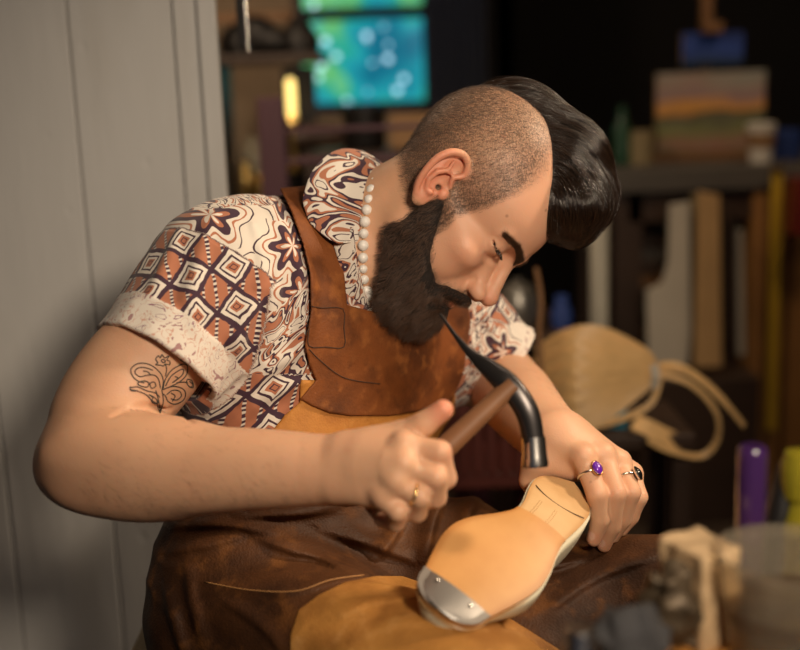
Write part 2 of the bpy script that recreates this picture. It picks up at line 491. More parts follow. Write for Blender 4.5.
# right hand: a fist round the handle
D = 1.03
body.poly([RWR, P(368, 466, 1.015), P(393, 466, .995)], [.025, .026, .02], k=.015)
mc = [((404, 446, 1.0), 12), ((404, 465, .992), 12), ((395, 483, .992), 11.5), ((382, 497, .998), 10.5)]
st_ = [(345, 455), (345, 465), (343, 476), (341, 486)]
for (c, r), s_ in zip(mc, st_):
    body.cap(P(s_[0], s_[1], 1.02), P(*c), .014, r * .001, k=.012)
def finger(pts, rad, k=.004, F=None):
    (F or body).poly(pts, [r * .001 for r in rad], k=k, ki=.008)
finger([P(404, 446, 1.0), P(440, 452, .985), P(446, 478, 1.0), P(430, 486, 1.022)], [11.5, 9.5, 8.8, 8])
finger([P(404, 465, .992), P(436, 477, .98), P(436, 497, 1.0), P(418, 501, 1.02)], [11.5, 9.6, 8.8, 8])
finger([P(395, 483, .992), P(420, 496, .98), P(417, 512, 1.0), P(400, 511, 1.02)], [11, 9.2, 8.4, 8])
finger([P(382, 497, .998), P(398, 511, .985), P(396, 522, 1.002), P(382, 520, 1.018)], [10, 8.4, 7.8, 7])
body.cap(P(352, 452, 1.03), P(402, 437, 1.02), .017, .015, k=.015)      # thumb base
finger([P(398, 438, 1.018), P(424, 424, 1.005), P(443, 410, 1.0)], [13, 10.2, 9.0])
for c in ((404, 443, .99), (405, 463, .98), (396, 481, .98), (383, 495, .988)):
    body.sph(P(*c), .0085, k=.01)
# left forearm and hand laid over the heel of the shoe
body.poly([LSH, P(478, 345, 1.46), LEL], [.052, .045, .04], k=.03)
body.poly([LEL, P(516, 398, 1.37), P(536, 421, 1.28), LWR], [.042, .040, .033, .027], k=.02, ki=.03, cr=4)
lk = [(583, 457, 1.17), (603, 455, 1.185), (619, 462, 1.20), (631, 474, 1.22)]        # knuckles
lw = [(548, 437, 1.20), (560, 432, 1.205), (570, 434, 1.215), (578, 440, 1.225)]
for a_, b_ in zip(lw, lk):
    body.cap(P(*a_), P(*b_), .018, .0125, k=.014)
    body.sph(P(b_[0], b_[1] - 1, b_[2] - .006), .0085, k=.01)
finger([P(*lk[0]), P(597, 494, 1.150), P(600, 519, 1.160), P(594, 539, 1.168)], [11.8, 10.2, 9.2, 7.6])
finger([P(*lk[1]), P(616, 493, 1.158), P(612, 526, 1.172), P(604, 545, 1.182)], [11.8, 10.0, 8.8, 7.4])
finger([P(*lk[2]), P(631, 492, 1.170), P(623, 519, 1.186), P(613, 536, 1.198)], [11.4, 9.6, 8.6, 7.2])
finger([P(*lk[3]), P(639, 497, 1.195), P(631, 517, 1.208), P(622, 530, 1.215)], [10.6, 8.6, 7.6, 6.4])
body.poly([P(552, 446, 1.20), P(536, 462, 1.195), P(531, 480, 1.20), P(540, 502, 1.215)], [.018, .0155, .0125, .009], k=.014)   # thumb
body.cap(P(543, 462, 1.19), P(575, 470, 1.185), .013, .012, k=.012)

FIG = [('ear', (-1, -8, .5), (440, 178)), ('nosetip', (12.6, 0, -2.1), (492, 297)), ('glabella', (9.7, 0, 3), (522, 272)), ('eye', (8.8, -3.1, 1), (493, 247)),
       ('mouthcorner', (9.6, -2.4, -5.1), (452, 298)), ('vertex', (0, 0, 12.7), (545, 115)), ('occiput', (-9.5, 0, 3), (450, 100)), ('hairfront', (8.2, 0, 8.5), (562, 240)), ('nape', (-8.5, 0, -2), (415, 150)), ('earbottom', (-1.2, -7.5, -2.6), (425, 208)), ('eartop', (-1.5, -8.2, 3.6), (450, 150))]
# ================================================================== clothing fields
def poly_sd(poly):
    """signed distance (metres at unit depth * depth) to a traced outline, cut square to the line of sight"""
    pl = np.array(poly, float)
    def f(p):
        q = p - CAM; dep = q @ FWD
        u = np.stack([400 + FPX * (q @ RGT) / dep, 325 - FPX * (q @ UPV) / dep], -1)
        best = np.full(len(p), 1e9); ins = np.zeros(len(p), bool)
        for i in range(len(pl)):
            a, b = pl[i], pl[(i + 1) % len(pl)]; ab = b - a
            t = np.clip(((u - a) @ ab) / max(ab @ ab, 1e-9), 0, 1)
            best = np.minimum(best, np.linalg.norm(u - a - t[:, None] * ab, axis=1))
            cr = (a[1] > u[:, 1]) != (b[1] > u[:, 1])
            xx = a[0] + (u[:, 1] - a[1]) * ab[0] / (ab[1] if abs(ab[1]) > 1e-9 else 1e-9)
            ins ^= cr & (u[:, 0] < xx)
        return np.where(ins, -best, best) * dep / FPX
    return f
def snap(f, pts, lo=.8, hi=1.7, lift=0.0):
    pts = np.atleast_2d(np.array(pts, float))
    D_ = np.full(len(pts), lo); hit = np.zeros(len(pts), bool)
    for _ in range(160):
        d = f(np.array([P(x, y, z) for (x, y), z in zip(pts, D_)]))
        hit |= d < .0004
        D_ = np.where(hit | (D_ > hi), D_, D_ + np.maximum(d * .7, .0004))
    return np.array([P(x, y, z - lift) for (x, y), z in zip(pts, D_)])
def folds(F, f0, lst):
    """creases laid along the surface f0: (pixels, radius mm, sink mm, valley?)"""
    for px, r, sink, sub in lst:
        pts = snap(f0, px, lift=-sink * .001)
        n = len(pts); rr = [r * .001 * (.35 if i in (0, n - 1) else 1) for i in range(n)]
        F.poly(list(pts), rr, k=r * .0016, sub=sub, ki=.02, cr=3)

body.poly(list(snap(body.ev, [(114, 415), (130, 409), (150, 407), (170, 411), (192, 421)])), [.0012, .0022, .0028, .0022, .001], k=.006, sub=True, cr=3)
# ---- shirt
SLV = P(158, 362, 1.165); sax = nrm(SLV - RSH)
LSV = P(500, 366, 1.46); lax = nrm(LSV - LSH)
def cone(a, b, ra, rb, cut):       # a capsule cut square at b
    f, c, R = f_cap(a, b + nrm(b - a) * .05, ra, rb); ax = nrm(b - a)
    return (lambda p: np.maximum(f(p), (p - b) @ ax + cut)), c, R
shirt0 = Field()
shirt0.add((lambda p: trunk.ev(p) - .009, P(290, 400, 1.33), .42), k=.01)
# sleeve of the near arm
side = nrm(np.cross(sax, CV(0, 0, 1)))
def slv(p):
    q = p - RSH; t = q @ sax; L = np.linalg.norm(SLV - RSH)
    rad = q - t[:, None] * sax
    ang = np.arctan2(rad @ side, rad @ CV(0, 0, 1))
    r = np.linalg.norm(rad, axis=1)
    R = .0605 + .0045 * np.clip(t / L, 0, 1) + .0022 * np.sin(3 * ang + 9 * t / L) * np.clip(t / L, 0, 1) + .0012 * np.sin(7 * ang - 6 * t / L)
    d = (r - R) * .85
    ball = np.linalg.norm(q, axis=1) - .060
    return np.maximum(np.where(t < 0, ball, d), t - L)
shirt0.add((slv, (RSH + SLV) / 2, .13), k=.03)
def lslv(p):
    q = p - LSH; t = q @ lax; L = np.linalg.norm(LSV - LSH)
    rad = q - t[:, None] * lax; r = np.linalg.norm(rad, axis=1)
    ang = np.arctan2(rad @ CV(0, 1, 0), rad @ CV(0, 0, 1))
    R = .058 + .004 * np.sin(3 * ang + 5 * t / L) * np.clip(t / L, 0, 1)
    return np.maximum(np.where(t < 0, np.linalg.norm(q, axis=1) - .058, (r - R) * .85), t - L)
shirt0.add((lslv, (LSH + LSV) / 2, .14), k=.03)
folds(shirt0, shirt0.ev, [
    ([(262, 200), (285, 240), (300, 285), (302, 330)], 5, 2, False),
    ([(285, 250), (272, 290), (268, 330), (256, 372)], 5, 2, False),
    ([(252, 225), (262, 270), (250, 320)], 4, 2, False),
    ([(232, 345), (222, 372), (206, 400)], 7, 1, True),
    ([(250, 300), (238, 335), (225, 362)], 6, 2, False),
    ([(298, 350), (270, 368), (240, 400)], 5, 2, False),
    ([(302, 378), (268, 395), (232, 425)], 5, 2, False),
    ([(245, 380), (222, 405), (205, 430)], 4, 1, True),
    ([(180, 232), (165, 275), (150, 300)], 5, 3, False),
    ([(215, 215), (200, 262), (190, 300), (196, 335)], 5, 3, False),
    ([(480, 310), (495, 340), (500, 370)], 5, 2, False),
    ([(470, 340), (480, 370), (478, 395)], 5, 2, False),
])
def cuff(o, ax, L, r0, len_, th, tilt):
    def f(p):
        q = p - o; t = q @ ax + tilt * (q @ side); rad = q - (q @ ax)[:, None] * ax; r = np.linalg.norm(rad, axis=1)
        ang = np.arctan2(rad @ side, rad @ CV(0, 0, 1))
        R = r0 + .0018 * np.sin(4 * ang) + .0012 * np.sin(9 * ang + 1)
        d1 = np.abs(r - R) - th
        return smin(-smin(-d1, -(np.abs(t - L) - len_), .002), np.full(len(p), 9.), .001) * .85
    return f, o + ax * L, r0 + len_ + .02
Ls = np.linalg.norm(SLV - RSH); Ll = np.linalg.norm(LSV - LSH)
shirt0.add(cuff(RSH, sax, Ls - .016, .0650, .018, .0026, 0), k=.003)
shirt0.add(cuff(LSH, lax, Ll - .005, .0585, .006, .002, 0), k=.004)
# hollow sleeve mouths, neck opening
shirt = Field()
shirt.add((lambda p: shirt0.ev(p) + .0008 * noise(p, 60) + .0016 * noise(p * V(1, .6, 1), 22), P(290, 400, 1.33), .5), k=1e-5)
shirt.add((lambda p: np.maximum(np.linalg.norm((p - RSH) - ((p - RSH) @ sax)[:, None] * sax, axis=1) - .0555, Ls - .045 - (p - RSH) @ sax), SLV, .14), k=.002, sub=True)
shirt.add((lambda p: np.maximum(np.linalg.norm((p - LSH) - ((p - LSH) @ lax)[:, None] * lax, axis=1) - .053, Ll - .04 - (p - LSH) @ lax), LSV, .14), k=.002, sub=True)
nck = nrm(H(-1.2, 0, -2.2) - NECK)
shirt.poly([NECK - nck * .02, NECK + nck * .1], [.060, .056], k=.006, sub=True)
shirt.poly([P(392, 250, 1.22), P(402, 318, 1.20)], [.022, .008], k=.006, sub=True)

# ---- apron
def shell(f, outer, inner, region, k=.0015):
    def g(p):
        q = f(p); d = np.maximum(q - outer, inner - q); m = d < .012
        if m.any(): d[m] = -smin(-d[m], -region(p[m]), k)
        return d
    return g
BIB = [(270, 172), (279, 187), (291, 211), (303, 244), (310, 273), (311, 311), (305, 345), (309, 364), (316, 380), (306, 392), (300, 399), (312, 406), (329, 413), (350, 416), (390, 416), (420, 411), (452, 402),
       (463, 375), (468, 345), (471, 318), (466, 296), (440, 288), (400, 305), (375, 312), (347, 305), (344, 270), (338, 235), (330, 200), (318, 165), (295, 160)]
torso = Field()
torso.add((shirt0.ev, P(290, 400, 1.33), .5), k=1e-5)
bibf = shell(torso.ev, .0072, -.002, poly_sd(BIB))
WAIST = [(300, 380), (300, 402), (285, 415), (268, 436), (238, 470), (225, 503), (440, 503), (456, 470), (455, 405), (456, 380)]
waistf = shell(torso.ev, .0042, -.003, poly_sd(WAIST))
# lap: thighs with the leather draped over them
RHIP, RKN = P(238, 622, 1.22), P(480, 718, .995)
LHIP, LKN = P(300, 610, 1.36), P(672, 612, 1.19)
lap = Field()
lap.poly([RHIP, RKN], [.088, .074], k=.02)
lap.poly([LHIP, LKN], [.088, .072], k=.03)
lap.cap(P(258, 590, 1.26), P(330, 590, 1.38), .095, .115, k=.05)
lap.cap(P(245, 560, 1.25), P(255, 620, 1.25), .083, .088, k=.04)
lap.cap(P(280, 520, 1.27), P(345, 520, 1.37), .088, .09, k=.05)
lap.cap(P(340, 640, 1.26), P(520, 665, 1.16), .07, .06, k=.08)       # leather slung between the thighs
lap.cap(P(380, 545, 1.27), P(465, 538, 1.27), .045, .038, k=.05)
skirt = Field()
skirt.add((lap.ev, P(430, 620, 1.2), .45), k=1e-5)
LF = [([(168, 553), (206, 546), (246, 535)], 4, 9), ([(172, 527), (225, 526), (274, 533)], 4, 8), ([(258, 537), (292, 550), (319, 556), (362, 574)], 7, 13), ([(240, 516), (300, 514), (335, 508)], 5, 9),
      ([(322, 529), (375, 546), (414, 560)], 6, 12), ([(205, 584), (260, 592), (300, 591), (330, 582), (366, 573)], 3, 8), ([(380, 556), (396, 534), (408, 508)], 6, 10), ([(425, 560), (434, 520), (444, 498)], 8, 11),
      ([(164, 585), (172, 620), (184, 660)], 5, 9), ([(222, 600), (262, 628), (280, 650)], 3, 9), ([(548, 610), (596, 578), (655, 556)], 5, 12), ([(500, 560), (540, 568), (590, 556)], 5, 10),
      ([(336, 618), (368, 603), (420, 596)], 2.5, 9), ([(350, 640), (400, 622), (470, 626)], 2.5, 10), ([(186, 560), (190, 600), (204, 650)], 4, 10), ([(462, 540), (470, 512), (480, 498)], 6, 10)]
LF = [(catmull(pl, 3), A, w) for pl, A, w in LF]
def lap_folds(p):
    u = proj(p); out = np.zeros(len(p)); ulo, uhi = u.min(0), u.max(0)
    for pl, A, w in LF:
        if ((pl.min(0) - w * 1.6 > uhi) | (pl.max(0) + w * 1.6 < ulo)).any(): continue
        best = np.full(len(p), 1e9); sg = np.zeros(len(p)); tt = np.zeros(len(p)); n_ = len(pl) - 1
        for i in range(n_):
            a, ab = pl[i], pl[i + 1] - pl[i]; t = np.clip(((u - a) @ ab) / (ab @ ab), 0, 1); q = u - a - t[:, None] * ab; d = np.hypot(q[:, 0], q[:, 1]); m = d < best
            best[m] = d[m]; sg[m] = (ab[0] * q[m, 1] - ab[1] * q[m, 0]); tt[m] = (i + t[m]) / n_
        s = best * np.where(sg > 0, 1.0, .42)          # one flank falls steeper, like folded hide
        out += A * .001 * np.exp(-(s / (w * .42)) ** 2) * np.sin(np.pi * np.clip(tt * .9 + .05, 0, 1)) ** .7
    return out
PATCH = [(290, 670), (290, 635), (298, 610), (318, 595), (345, 582), (375, 576), (402, 576), (445, 590), (500, 612), (560, 650), (600, 700), (540, 800), (300, 800)]
SKIRT = [(140, 480), (250, 478), (440, 478), (482, 488), (560, 505), (640, 520), (720, 530), (760, 600), (780, 720), (700, 760), (600, 860), (380, 860), (200, 800), (130, 700)]
def lapskin(p):
    d = skirt.ev(p); m = np.abs(d) < .03
    if m.any(): d[m] = d[m] + lapbump(p[m])
    return d
lapbump = lambda p: -lap_folds(p) * 1.25 + .0010 * noise(p, 45) + .0030 * noise(p * V(.5, 1, 1.3), 17) + .0035 * np.abs(noise(p * V(.55, 1, 1.5) + 3, 24))
_sk = poly_sd(SKIRT)
skirtf = shell(lapskin, .0055, -.004, lambda p: np.maximum(_sk(p), .50 - p[:, 2]), .002)
patchf = shell(lapskin, .0078, .001, poly_sd(PATCH))
# trousers and boots (below the frame, behind the leather)
trs = Field()
trs.poly([RHIP, RKN], [.078, .064], k=.02); trs.poly([LHIP, LKN], [.078, .062], k=.02)
trs.cap(P(262, 592, 1.27), P(330, 592, 1.38), .095, .10, k=.04)
RAN = V(RKN[0] - .03, RKN[1] + .06, .09); LAN = V(LKN[0] - .05, LKN[1] + .05, .09)
trs.poly([RKN, RAN], [.064, .05], k=.02); trs.poly([LKN, LAN], [.062, .05], k=.02)
# ---- beard and swept hair, in the head frame
def signed_field(): return Field((HO, HB), HS)
beard = Field((HO, HB), HS, sym=True)
beard.ell((7.4, 0, -9.1), (4.4, 4.5, 3.5))
beard.cap((2.2, 4.5, -6.4), (7.0, 2.4, -9.4), 2.1, 2.7, k=1.2)
beard.poly([(1.3, 6.6, -.4), (1.6, 6.2, -3), (2.4, 5.2, -5.8)], [.35, 1.0, 1.8], k=.8)
beard.poly([(1.9, 6.4, -1.2), (3.2, 6.0, -3.2), (5.2, 5.0, -5.2), (7.4, 4.0, -6.8)], [.3, .75, 1.1, 1.3], k=.9)
beard.poly([(11.25, 0, -3.95), (10.75, 1.4, -4.3), (9.4, 2.8, -5.4), (8.4, 3.4, -7.2)], [.45, .55, .65, 1.0], k=.5)
beard.ell((9.6, 0, -8.2), (2.3, 3.2, 2.2), k=.8)
beard.ell((11.4, 0, -5.35), (1.5, 1.7, .62), k=.3, sub=True)
beard.add((lambda p: noise(p, 1.1) * .15 + 9, V(0, 0, 0), .001), k=.001)
def beardf(p):
    q = toH(p)
    return beard.ev(p) + .0012 * noise(q * V(1.6, 1.6, .5), 1.2) + .0016 * noise(q, .45)
hair = Field((HO, HB), HS)
hair.ell((-1.4, .8, 7.6), (7.6, 5.6, 7.6))
hair.ell((3.0, .6, 10.2), (6.4, 5.2, 6.9), k=1.5)
hair.ell((7.4, .4, 11.2), (3.8, 4.6, 4.6), k=1.5)
hair.poly([(9.0, -2.2, 12.0), (10.2, -.6, 10.6), (10.2, 1.8, 9.8)], [1.6, 1.4, 1.2], k=1.2)
# ================================================================== materials
def make_skin():
    m = Mat('skin'); o = m.obj()
    n1 = m.tex('Noise', 9, o, Detail=5.0); n2 = m.tex('Noise', 160, o, Detail=3.0); n3 = m.tex('Noise', 38, o, Detail=3.0)
    c = m.mix(n1, (.62, .35, .212), (.72, .45, .285))
    c = m.mix(m.f('MULTIPLY', n3, .35), c, (.62, .27, .17))
    c = m.mix(m.f('MULTIPLY', m.attr('face'), .35), c, (.72, .36, .25))
    c = m.mix(m.f('MULTIPLY', m.attr('red'), .62), c, (.66, .17, .11))
    c = m.mix(m.f('MULTIPLY', m.attr('lip'), .85), c, (.45, .11, .09))
    st = m.tex('Noise', 900, m.mapv(o, sc=(1, 1, .35)), Detail=2.0)
    c = m.mix(m.f('MULTIPLY', m.attr('stub'), m.f('ADD', .46, m.f('MULTIPLY', m.step(st, .5, .12), .42))), c, (.085, .048, .03))
    c = m.mix(m.f('MULTIPLY', m.attr('nail'), .6), c, (.78, .52, .42))
    mole = m.tex('Voronoi', 22, o); c = m.mix(m.f('MULTIPLY', m.f('SUBTRACT', 1, m.step(mole, .045, .02)), .6), c, (.22, .09, .05))
    h = m.f('ADD', m.f('MULTIPLY', n2, .6), m.f('MULTIPLY', m.tex('Voronoi', 700, o), .5))
    m.set(color=c, rough=m.f('ADD', .40, m.f('MULTIPLY', n3, .2)), normal=m.bump(h, .42, .0006), sss=.22, sssr=(1, .35, .18), ssss=.008, spec=.45)
    return m.m
def make_shirt():
    m = Mat('printed_cotton'); uvw = m.attr('puv', True)
    wv = m.n('ShaderNodeTexNoise'); m.put(wv.inputs['Vector'], uvw); wv.inputs['Scale'].default_value = 30; wv.inputs['Detail'].default_value = 3
    va = m.n('ShaderNodeVectorMath', operation='MULTIPLY_ADD'); m.put(va.inputs[0], wv.outputs['Color']); va.inputs[1].default_value = (.012, .012, 0); m.put(va.inputs[2], uvw)
    sp = m.n('ShaderNodeSeparateXYZ'); m.put(sp.inputs[0], va.outputs[0]); X, Y = sp.outputs[0], sp.outputs[1]
    def cells(s, sx=1, sy=1):
        u = m.f('DIVIDE', X, s * sx); v = m.f('DIVIDE', Y, s * sy)
        return u, v, m.f('FLOOR', u), m.f('FLOOR', v), m.f('FRACT', u), m.f('FRACT', v)
    CR, BR, DK = (.68, .62, .55), (.40, .15, .08), (.045, .016, .034)
    ar = lambda a, b: m.f('MULTIPLY', a, b)
    # diamonds
    u, v, iu, iv, fu, fv = cells(.0275, 1, 1.15)
    chk = m.f('FLOORED_MODULO', m.f('ADD', iu, iv), 2) if False else m.f('ABSOLUTE', m.f('SUBTRACT', m.f('MODULO', m.f('ADD', m.f('ADD', iu, iv), 200), 2), 0))
    mm = m.f('MAXIMUM', m.f('ABSOLUTE', m.f('SUBTRACT', fu, .5)), m.f('ABSOLUTE', m.f('SUBTRACT', fv, .5)))
    w = m.ramp(mm, [(0, BR), (.07, DK), (.10, BR), (.165, CR), (.25, DK), (.31, CR), (.42, DK)], 'CONSTANT')
    dg = m.f('FRACT', m.f('MULTIPLY', m.f('ADD', fu, fv), 1.5)); dash = m.step(m.f('FRACT', m.f('MULTIPLY', m.f('SUBTRACT', fu, fv), 4.5)), .45, .08)
    inst = ar(m.step(dg, .36, .03), m.f('SUBTRACT', 1, m.step(dg, .60, .03)))
    bcell = m.mix(inst, BR, m.mix(dash, CR, DK)); bcell = m.mix(m.step(mm, .43, .01), bcell, DK)
    dia = m.mix(m.step(chk, .5, .01), w, bcell)
    # flowing leaves
    n = m.tex('Noise', 55, uvw, Detail=2.0, Distortion=1.6)
    n2 = m.tex('Noise', 38, m.mapv(uvw, loc=(3, 1, 0), sc=(1, .55, 1)), Detail=1.0, Distortion=2.2)
    leaf = m.ramp(n, [(0, DK), (.33, BR), (.385, CR), (.44, DK), (.465, CR), (.53, BR), (.56, DK), (.60, CR), (.66, BR), (.70, DK)], 'CONSTANT')
    leaf2 = m.ramp(n2, [(0, CR), (.36, DK), (.39, CR), (.45, BR), (.5, DK), (.54, CR), (.60, DK), (.64, BR)], 'CONSTANT')
    # flowers
    vo = m.n('ShaderNodeTexVoronoi'); m.put(vo.inputs['Vector'], va.outputs[0]); vo.inputs['Scale'].default_value = 15; vo.voronoi_dimensions = '2D'; vo.inputs['Randomness'].default_value = .7
    df = m.n('ShaderNodeVectorMath', operation='SUBTRACT'); sc_ = m.n('ShaderNodeVectorMath', operation='SCALE'); m.put(sc_.inputs[0], va.outputs[0]); sc_.inputs['Scale'].default_value = 15
    sub2 = m.n('ShaderNodeVectorMath', operation='SCALE'); m.put(sub2.inputs[0], vo.outputs['Position']); sub2.inputs['Scale'].default_value = 15
    m.put(df.inputs[0], sc_.outputs[0]); m.put(df.inputs[1], sub2.outputs[0])
    s2 = m.n('ShaderNodeSeparateXYZ'); m.put(s2.inputs[0], df.outputs[0])
    ang = m.f('ARCTAN2', s2.outputs[1], s2.outputs[0]); rr = vo.outputs['Distance']
    pet = m.f('ADD', rr, m.f('MULTIPLY', m.f('COSINE', m.f('MULTIPLY', ang, 6)), .10))
    fl = m.ramp(pet, [(0, CR), (.07, BR), (.15, DK), (.30, CR), (.38, BR), (.42, CR), (.52, DK), (.55, CR)], 'CONSTANT')
    # which motif where
    z = m.n('ShaderNodeTexVoronoi'); m.put(z.inputs['Vector'], m.mapv(va.outputs[0], sc=(1, 1, 0))); z.inputs['Scale'].default_value = 8.5; z.voronoi_dimensions = '2D'
    zc = m.n('ShaderNodeSeparateXYZ'); m.put(zc.inputs[0], z.outputs['Color'])
    z2 = m.f('ADD', zc.outputs[0], m.attr('zone'))
    c = m.mix(m.step(z2, .62, .01), dia, fl)
    c = m.mix(m.step(z2, .78, .01), c, leaf2)
    c = m.mix(m.step(z2, 1.02, .01), c, leaf)
    inner = m.ramp(n, [(0, (.35, .2, .2)), (.36, CR), (.50, (.55, .32, .25)), (.52, CR), (.64, (.3, .16, .2)), (.67, CR)], 'CONSTANT')
    c = m.mix(m.step(m.attr('inside'), .5, .02), c, inner)
    wave = m.tex('Noise', 1400, m.obj(), Detail=1.0)
    m.set(color=c, rough=.85, sheen=.15, normal=m.bump(m.f('ADD', wave, m.f('MULTIPLY', m.tex('Noise', 90, m.obj(), Detail=4.0), 1.2)), .35, .0007))
    return m.m
def leather(name, base, dark, light, rough=.62, sc=14, scratch=.3, bump=.35):
    m = Mat(name); o = m.obj()
    n1 = m.tex('Noise', sc, o, Detail=6.0, Roughness=.62); n2 = m.tex('Noise', sc * 4, m.mapv(o, loc=(4, 2, 1)), Detail=5.0)
    c = m.mix(m.step(n1, .46, .16), dark, base); c = m.mix(m.f('MULTIPLY', m.step(n2, .62, .10), .55), c, light)
    c = m.mix(m.f('MULTIPLY', m.f('SUBTRACT', 1, m.step(m.tex('Noise', sc * 2.2, m.mapv(o, loc=(9, 9, 3)), Detail=6.0), .39, .07)), .6), c, dark)
    s = m.tex('Noise', 34, m.mapv(o, rot=(.4, .3, .9), sc=(1, 5, 1)), Detail=8.0, Roughness=.75)
    c = m.mix(m.f('MULTIPLY', m.step(s, .70, .03), scratch), c, tuple(min(1, x * 2.2 + .12) for x in light))
    g = m.tex('Voronoi', 420, o)
    m.set(color=c, rough=m.f('ADD', rough - .1, m.f('MULTIPLY', n2, .25)), normal=m.bump(m.f('ADD', m.f('MULTIPLY', g, .5), m.f('ADD', n2, m.f('MULTIPLY', n1, 2))), bump, .0016), spec=.28)
    return m.m
def hairmat(name, a, b, rough=.38):
    m = Mat(name); c = m.mix(m.attr('tone'), a, b)
    m.set(color=c, rough=rough, spec=.6); return m.m
M = dict(
    skin=make_skin(), shirt=make_shirt(),
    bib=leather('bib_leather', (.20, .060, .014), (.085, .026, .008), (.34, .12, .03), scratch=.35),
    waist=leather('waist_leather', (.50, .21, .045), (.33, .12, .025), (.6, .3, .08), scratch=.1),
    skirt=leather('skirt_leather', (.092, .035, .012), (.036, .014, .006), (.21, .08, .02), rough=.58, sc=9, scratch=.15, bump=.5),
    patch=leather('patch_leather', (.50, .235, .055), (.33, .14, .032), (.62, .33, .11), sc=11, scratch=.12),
    denim=simple('denim', (.03, .035, .06), .9),
    boot=simple('boot_leather', (.04, .02, .012), .5),
    beard=hairmat('beard_hair', (.022, .011, .006), (.12, .056, .028), .45),
    beardb=simple('beard_under', (.009, .005, .0035), .9, nscale=60, bump=.6),
    hair=hairmat('swept_hair', (.004, .0025, .002), (.04, .021, .012), .22),
    hairb=simple('hair_under', (.012, .007, .005), .5, nscale=40),
    stub=hairmat('stubble_hair', (.045, .027, .019), (.13, .08, .055), .5),
    eye=simple('eye_iris', (.03, .018, .012), .12),
    bead=simple('white_bead', (.86, .83, .79), .28, vary=.04),
    silver=simple('silver', (.75, .72, .66), .22, 1, vary=.1), gold=simple('gold', (.86, .58, .22), .22, 1, vary=.1),
    amethyst=simple('amethyst', (.13, .015, .38), .06, coat=1.0), onyx=simple('onyx', (.008, .008, .008), .05, coat=1.0),
    ink=simple('tattoo_ink', (.045, .04, .036), .6),
    steel=simple('dark_steel', (.055, .05, .05), .32, .85, nscale=60), chrome=simple('polished_steel', (.72, .69, .65), .26, 1, vary=.05),
    hickory=simple('worn_wood_handle', (.22, .10, .045), .55, nscale=30, vary=.35),
)
def shoe_leather(name, a, b, edge):
    m = Mat(name); o = m.obj(); n = m.tex('Noise', 26, o, Detail=6.0); n2 = m.tex('Noise', 7, o, Detail=3.0)
    c = m.mix(n, a, b); c = m.mix(m.f('MULTIPLY', m.step(n2, .56, .12), .5), c, edge)
    c = m.mix(m.f('MULTIPLY', m.attr('edge'), .75), c, edge)
    m.set(color=c, rough=.42, normal=m.bump(m.tex('Noise', 300, o, Detail=4.0), .2, .0006)); return m.m
M['outsole'] = shoe_leather('outsole_leather', (.56, .27, .085), (.66, .36, .13), (.42, .17, .04))
M['shank'] = shoe_leather('shank_leather', (.62, .39, .18), (.70, .48, .25), (.48, .25, .09))
M['cream'] = simple('cream_lining', (.80, .74, .56), .6, nscale=30, vary=.12, bump=.3)
M['plate'] = Mat('toe_plate_steel').set(color=(.30, .29, .28), metal=1.0, rough=.42).m
# ================================================================== build the person
def bx(cx, cy, D, r): c = P(cx, cy, D); return c - r, c + r
Q = QUAL           # grid refinement (1 = final)
BLO = P(400, 325, 1.25) - V(.45, .4, .35); BHI = P(400, 325, 1.25) + V(.35, .4, .4)
person = empty('person', (PELV[0], PELV[1], 0), label='bearded man in printed shirt and leather apron bending over a shoe', cat='person')
bv, bq = build_field('body', body.ev, BLO, BHI, .0014 * Q)
h = toH(bv); ya = np.abs(h[:, 1]); inhead = (np.abs(h) < 16).all(1)
def near(c, r0, r1): return 1 - sst(r0, r1, np.linalg.norm(bv - c, axis=1))
def nearh(x, y, z, r0, r1): return 1 - sst(r0, r1, np.linalg.norm(np.stack([h[:, 0] - x, ya - y, h[:, 2] - z], 1), axis=1))
# hair line in the side view of the head
HL = toH(snap(body.ev, [(553, 128), (553, 150), (546, 168), (531, 181), (516, 193), (492, 205), (470, 212), (456, 216), (449, 226)])); HL = HL[np.argsort(-HL[:, 2])][:, [0, 2]]
xl = np.interp(h[:, 2], HL[::-1, 1], HL[::-1, 0])
fr = .45 + .75 * sst(5, 9, h[:, 2])
stub = sst(1, -1, (h[:, 0] - xl) / fr) * sst(-3.6, -1.8, h[:, 2] + .25 * h[:, 0] + 1.2) * sst(15, 11, ya + 5)
stub *= (h[:, 0] < 10) & inhead
earm = nearh(-.6, 8.0, .4, 2.6, 4.0) * sst(6.9, 7.6, ya)
stub *= 1 - sst(.2, .6, earm)
neckhair = sst(-5.5, -2, h[:, 2]) * (h[:, 0] < -3) * .5
stub = np.clip(np.maximum(stub, 0), 0, 1)
lipd = np.minimum(nearh(10.4, .6, -4.75, .35, .75), 1) + nearh(10.2, .6, -5.65, .4, .8) + nearh(9.7, 1.8, -5.2, .3, .6)
face = sst(-1, 3, h[:, 0]) * inhead * sst(-12, -8, h[:, 2])
red = np.clip(earm * .75 + nearh(11.9, .3, -2, .5, 1.8) * .5 + nearh(7.2, 4.6, -1.4, .5, 3) * .25 + near(P(445, 408, 1.0), .008, .022) * .8
              + sum(near(P(*c), .004, .013) for c in [(597, 494, 1.15), (616, 493, 1.158), (631, 492, 1.17), (583, 457, 1.165), (603, 455, 1.18), (443, 453, .985), (436, 478, .98)]) * .45
              + near(REL, .02, .06) * .3 + near(P(596, 536, 1.165), .004, .014) * .4 + near(P(604, 542, 1.18), .004, .014) * .4, 0, 1)
nail = near(P(590, 537, 1.158), .0045, .006) + near(P(601, 543, 1.174), .004, .0055)
bodyo = mesh_np('body', bv, bq, M['skin'], person, attrs=dict(stub=stub, lip=np.clip(lipd, 0, 1) * inhead, face=face, red=red, nail=np.clip(nail, 0, 1)))
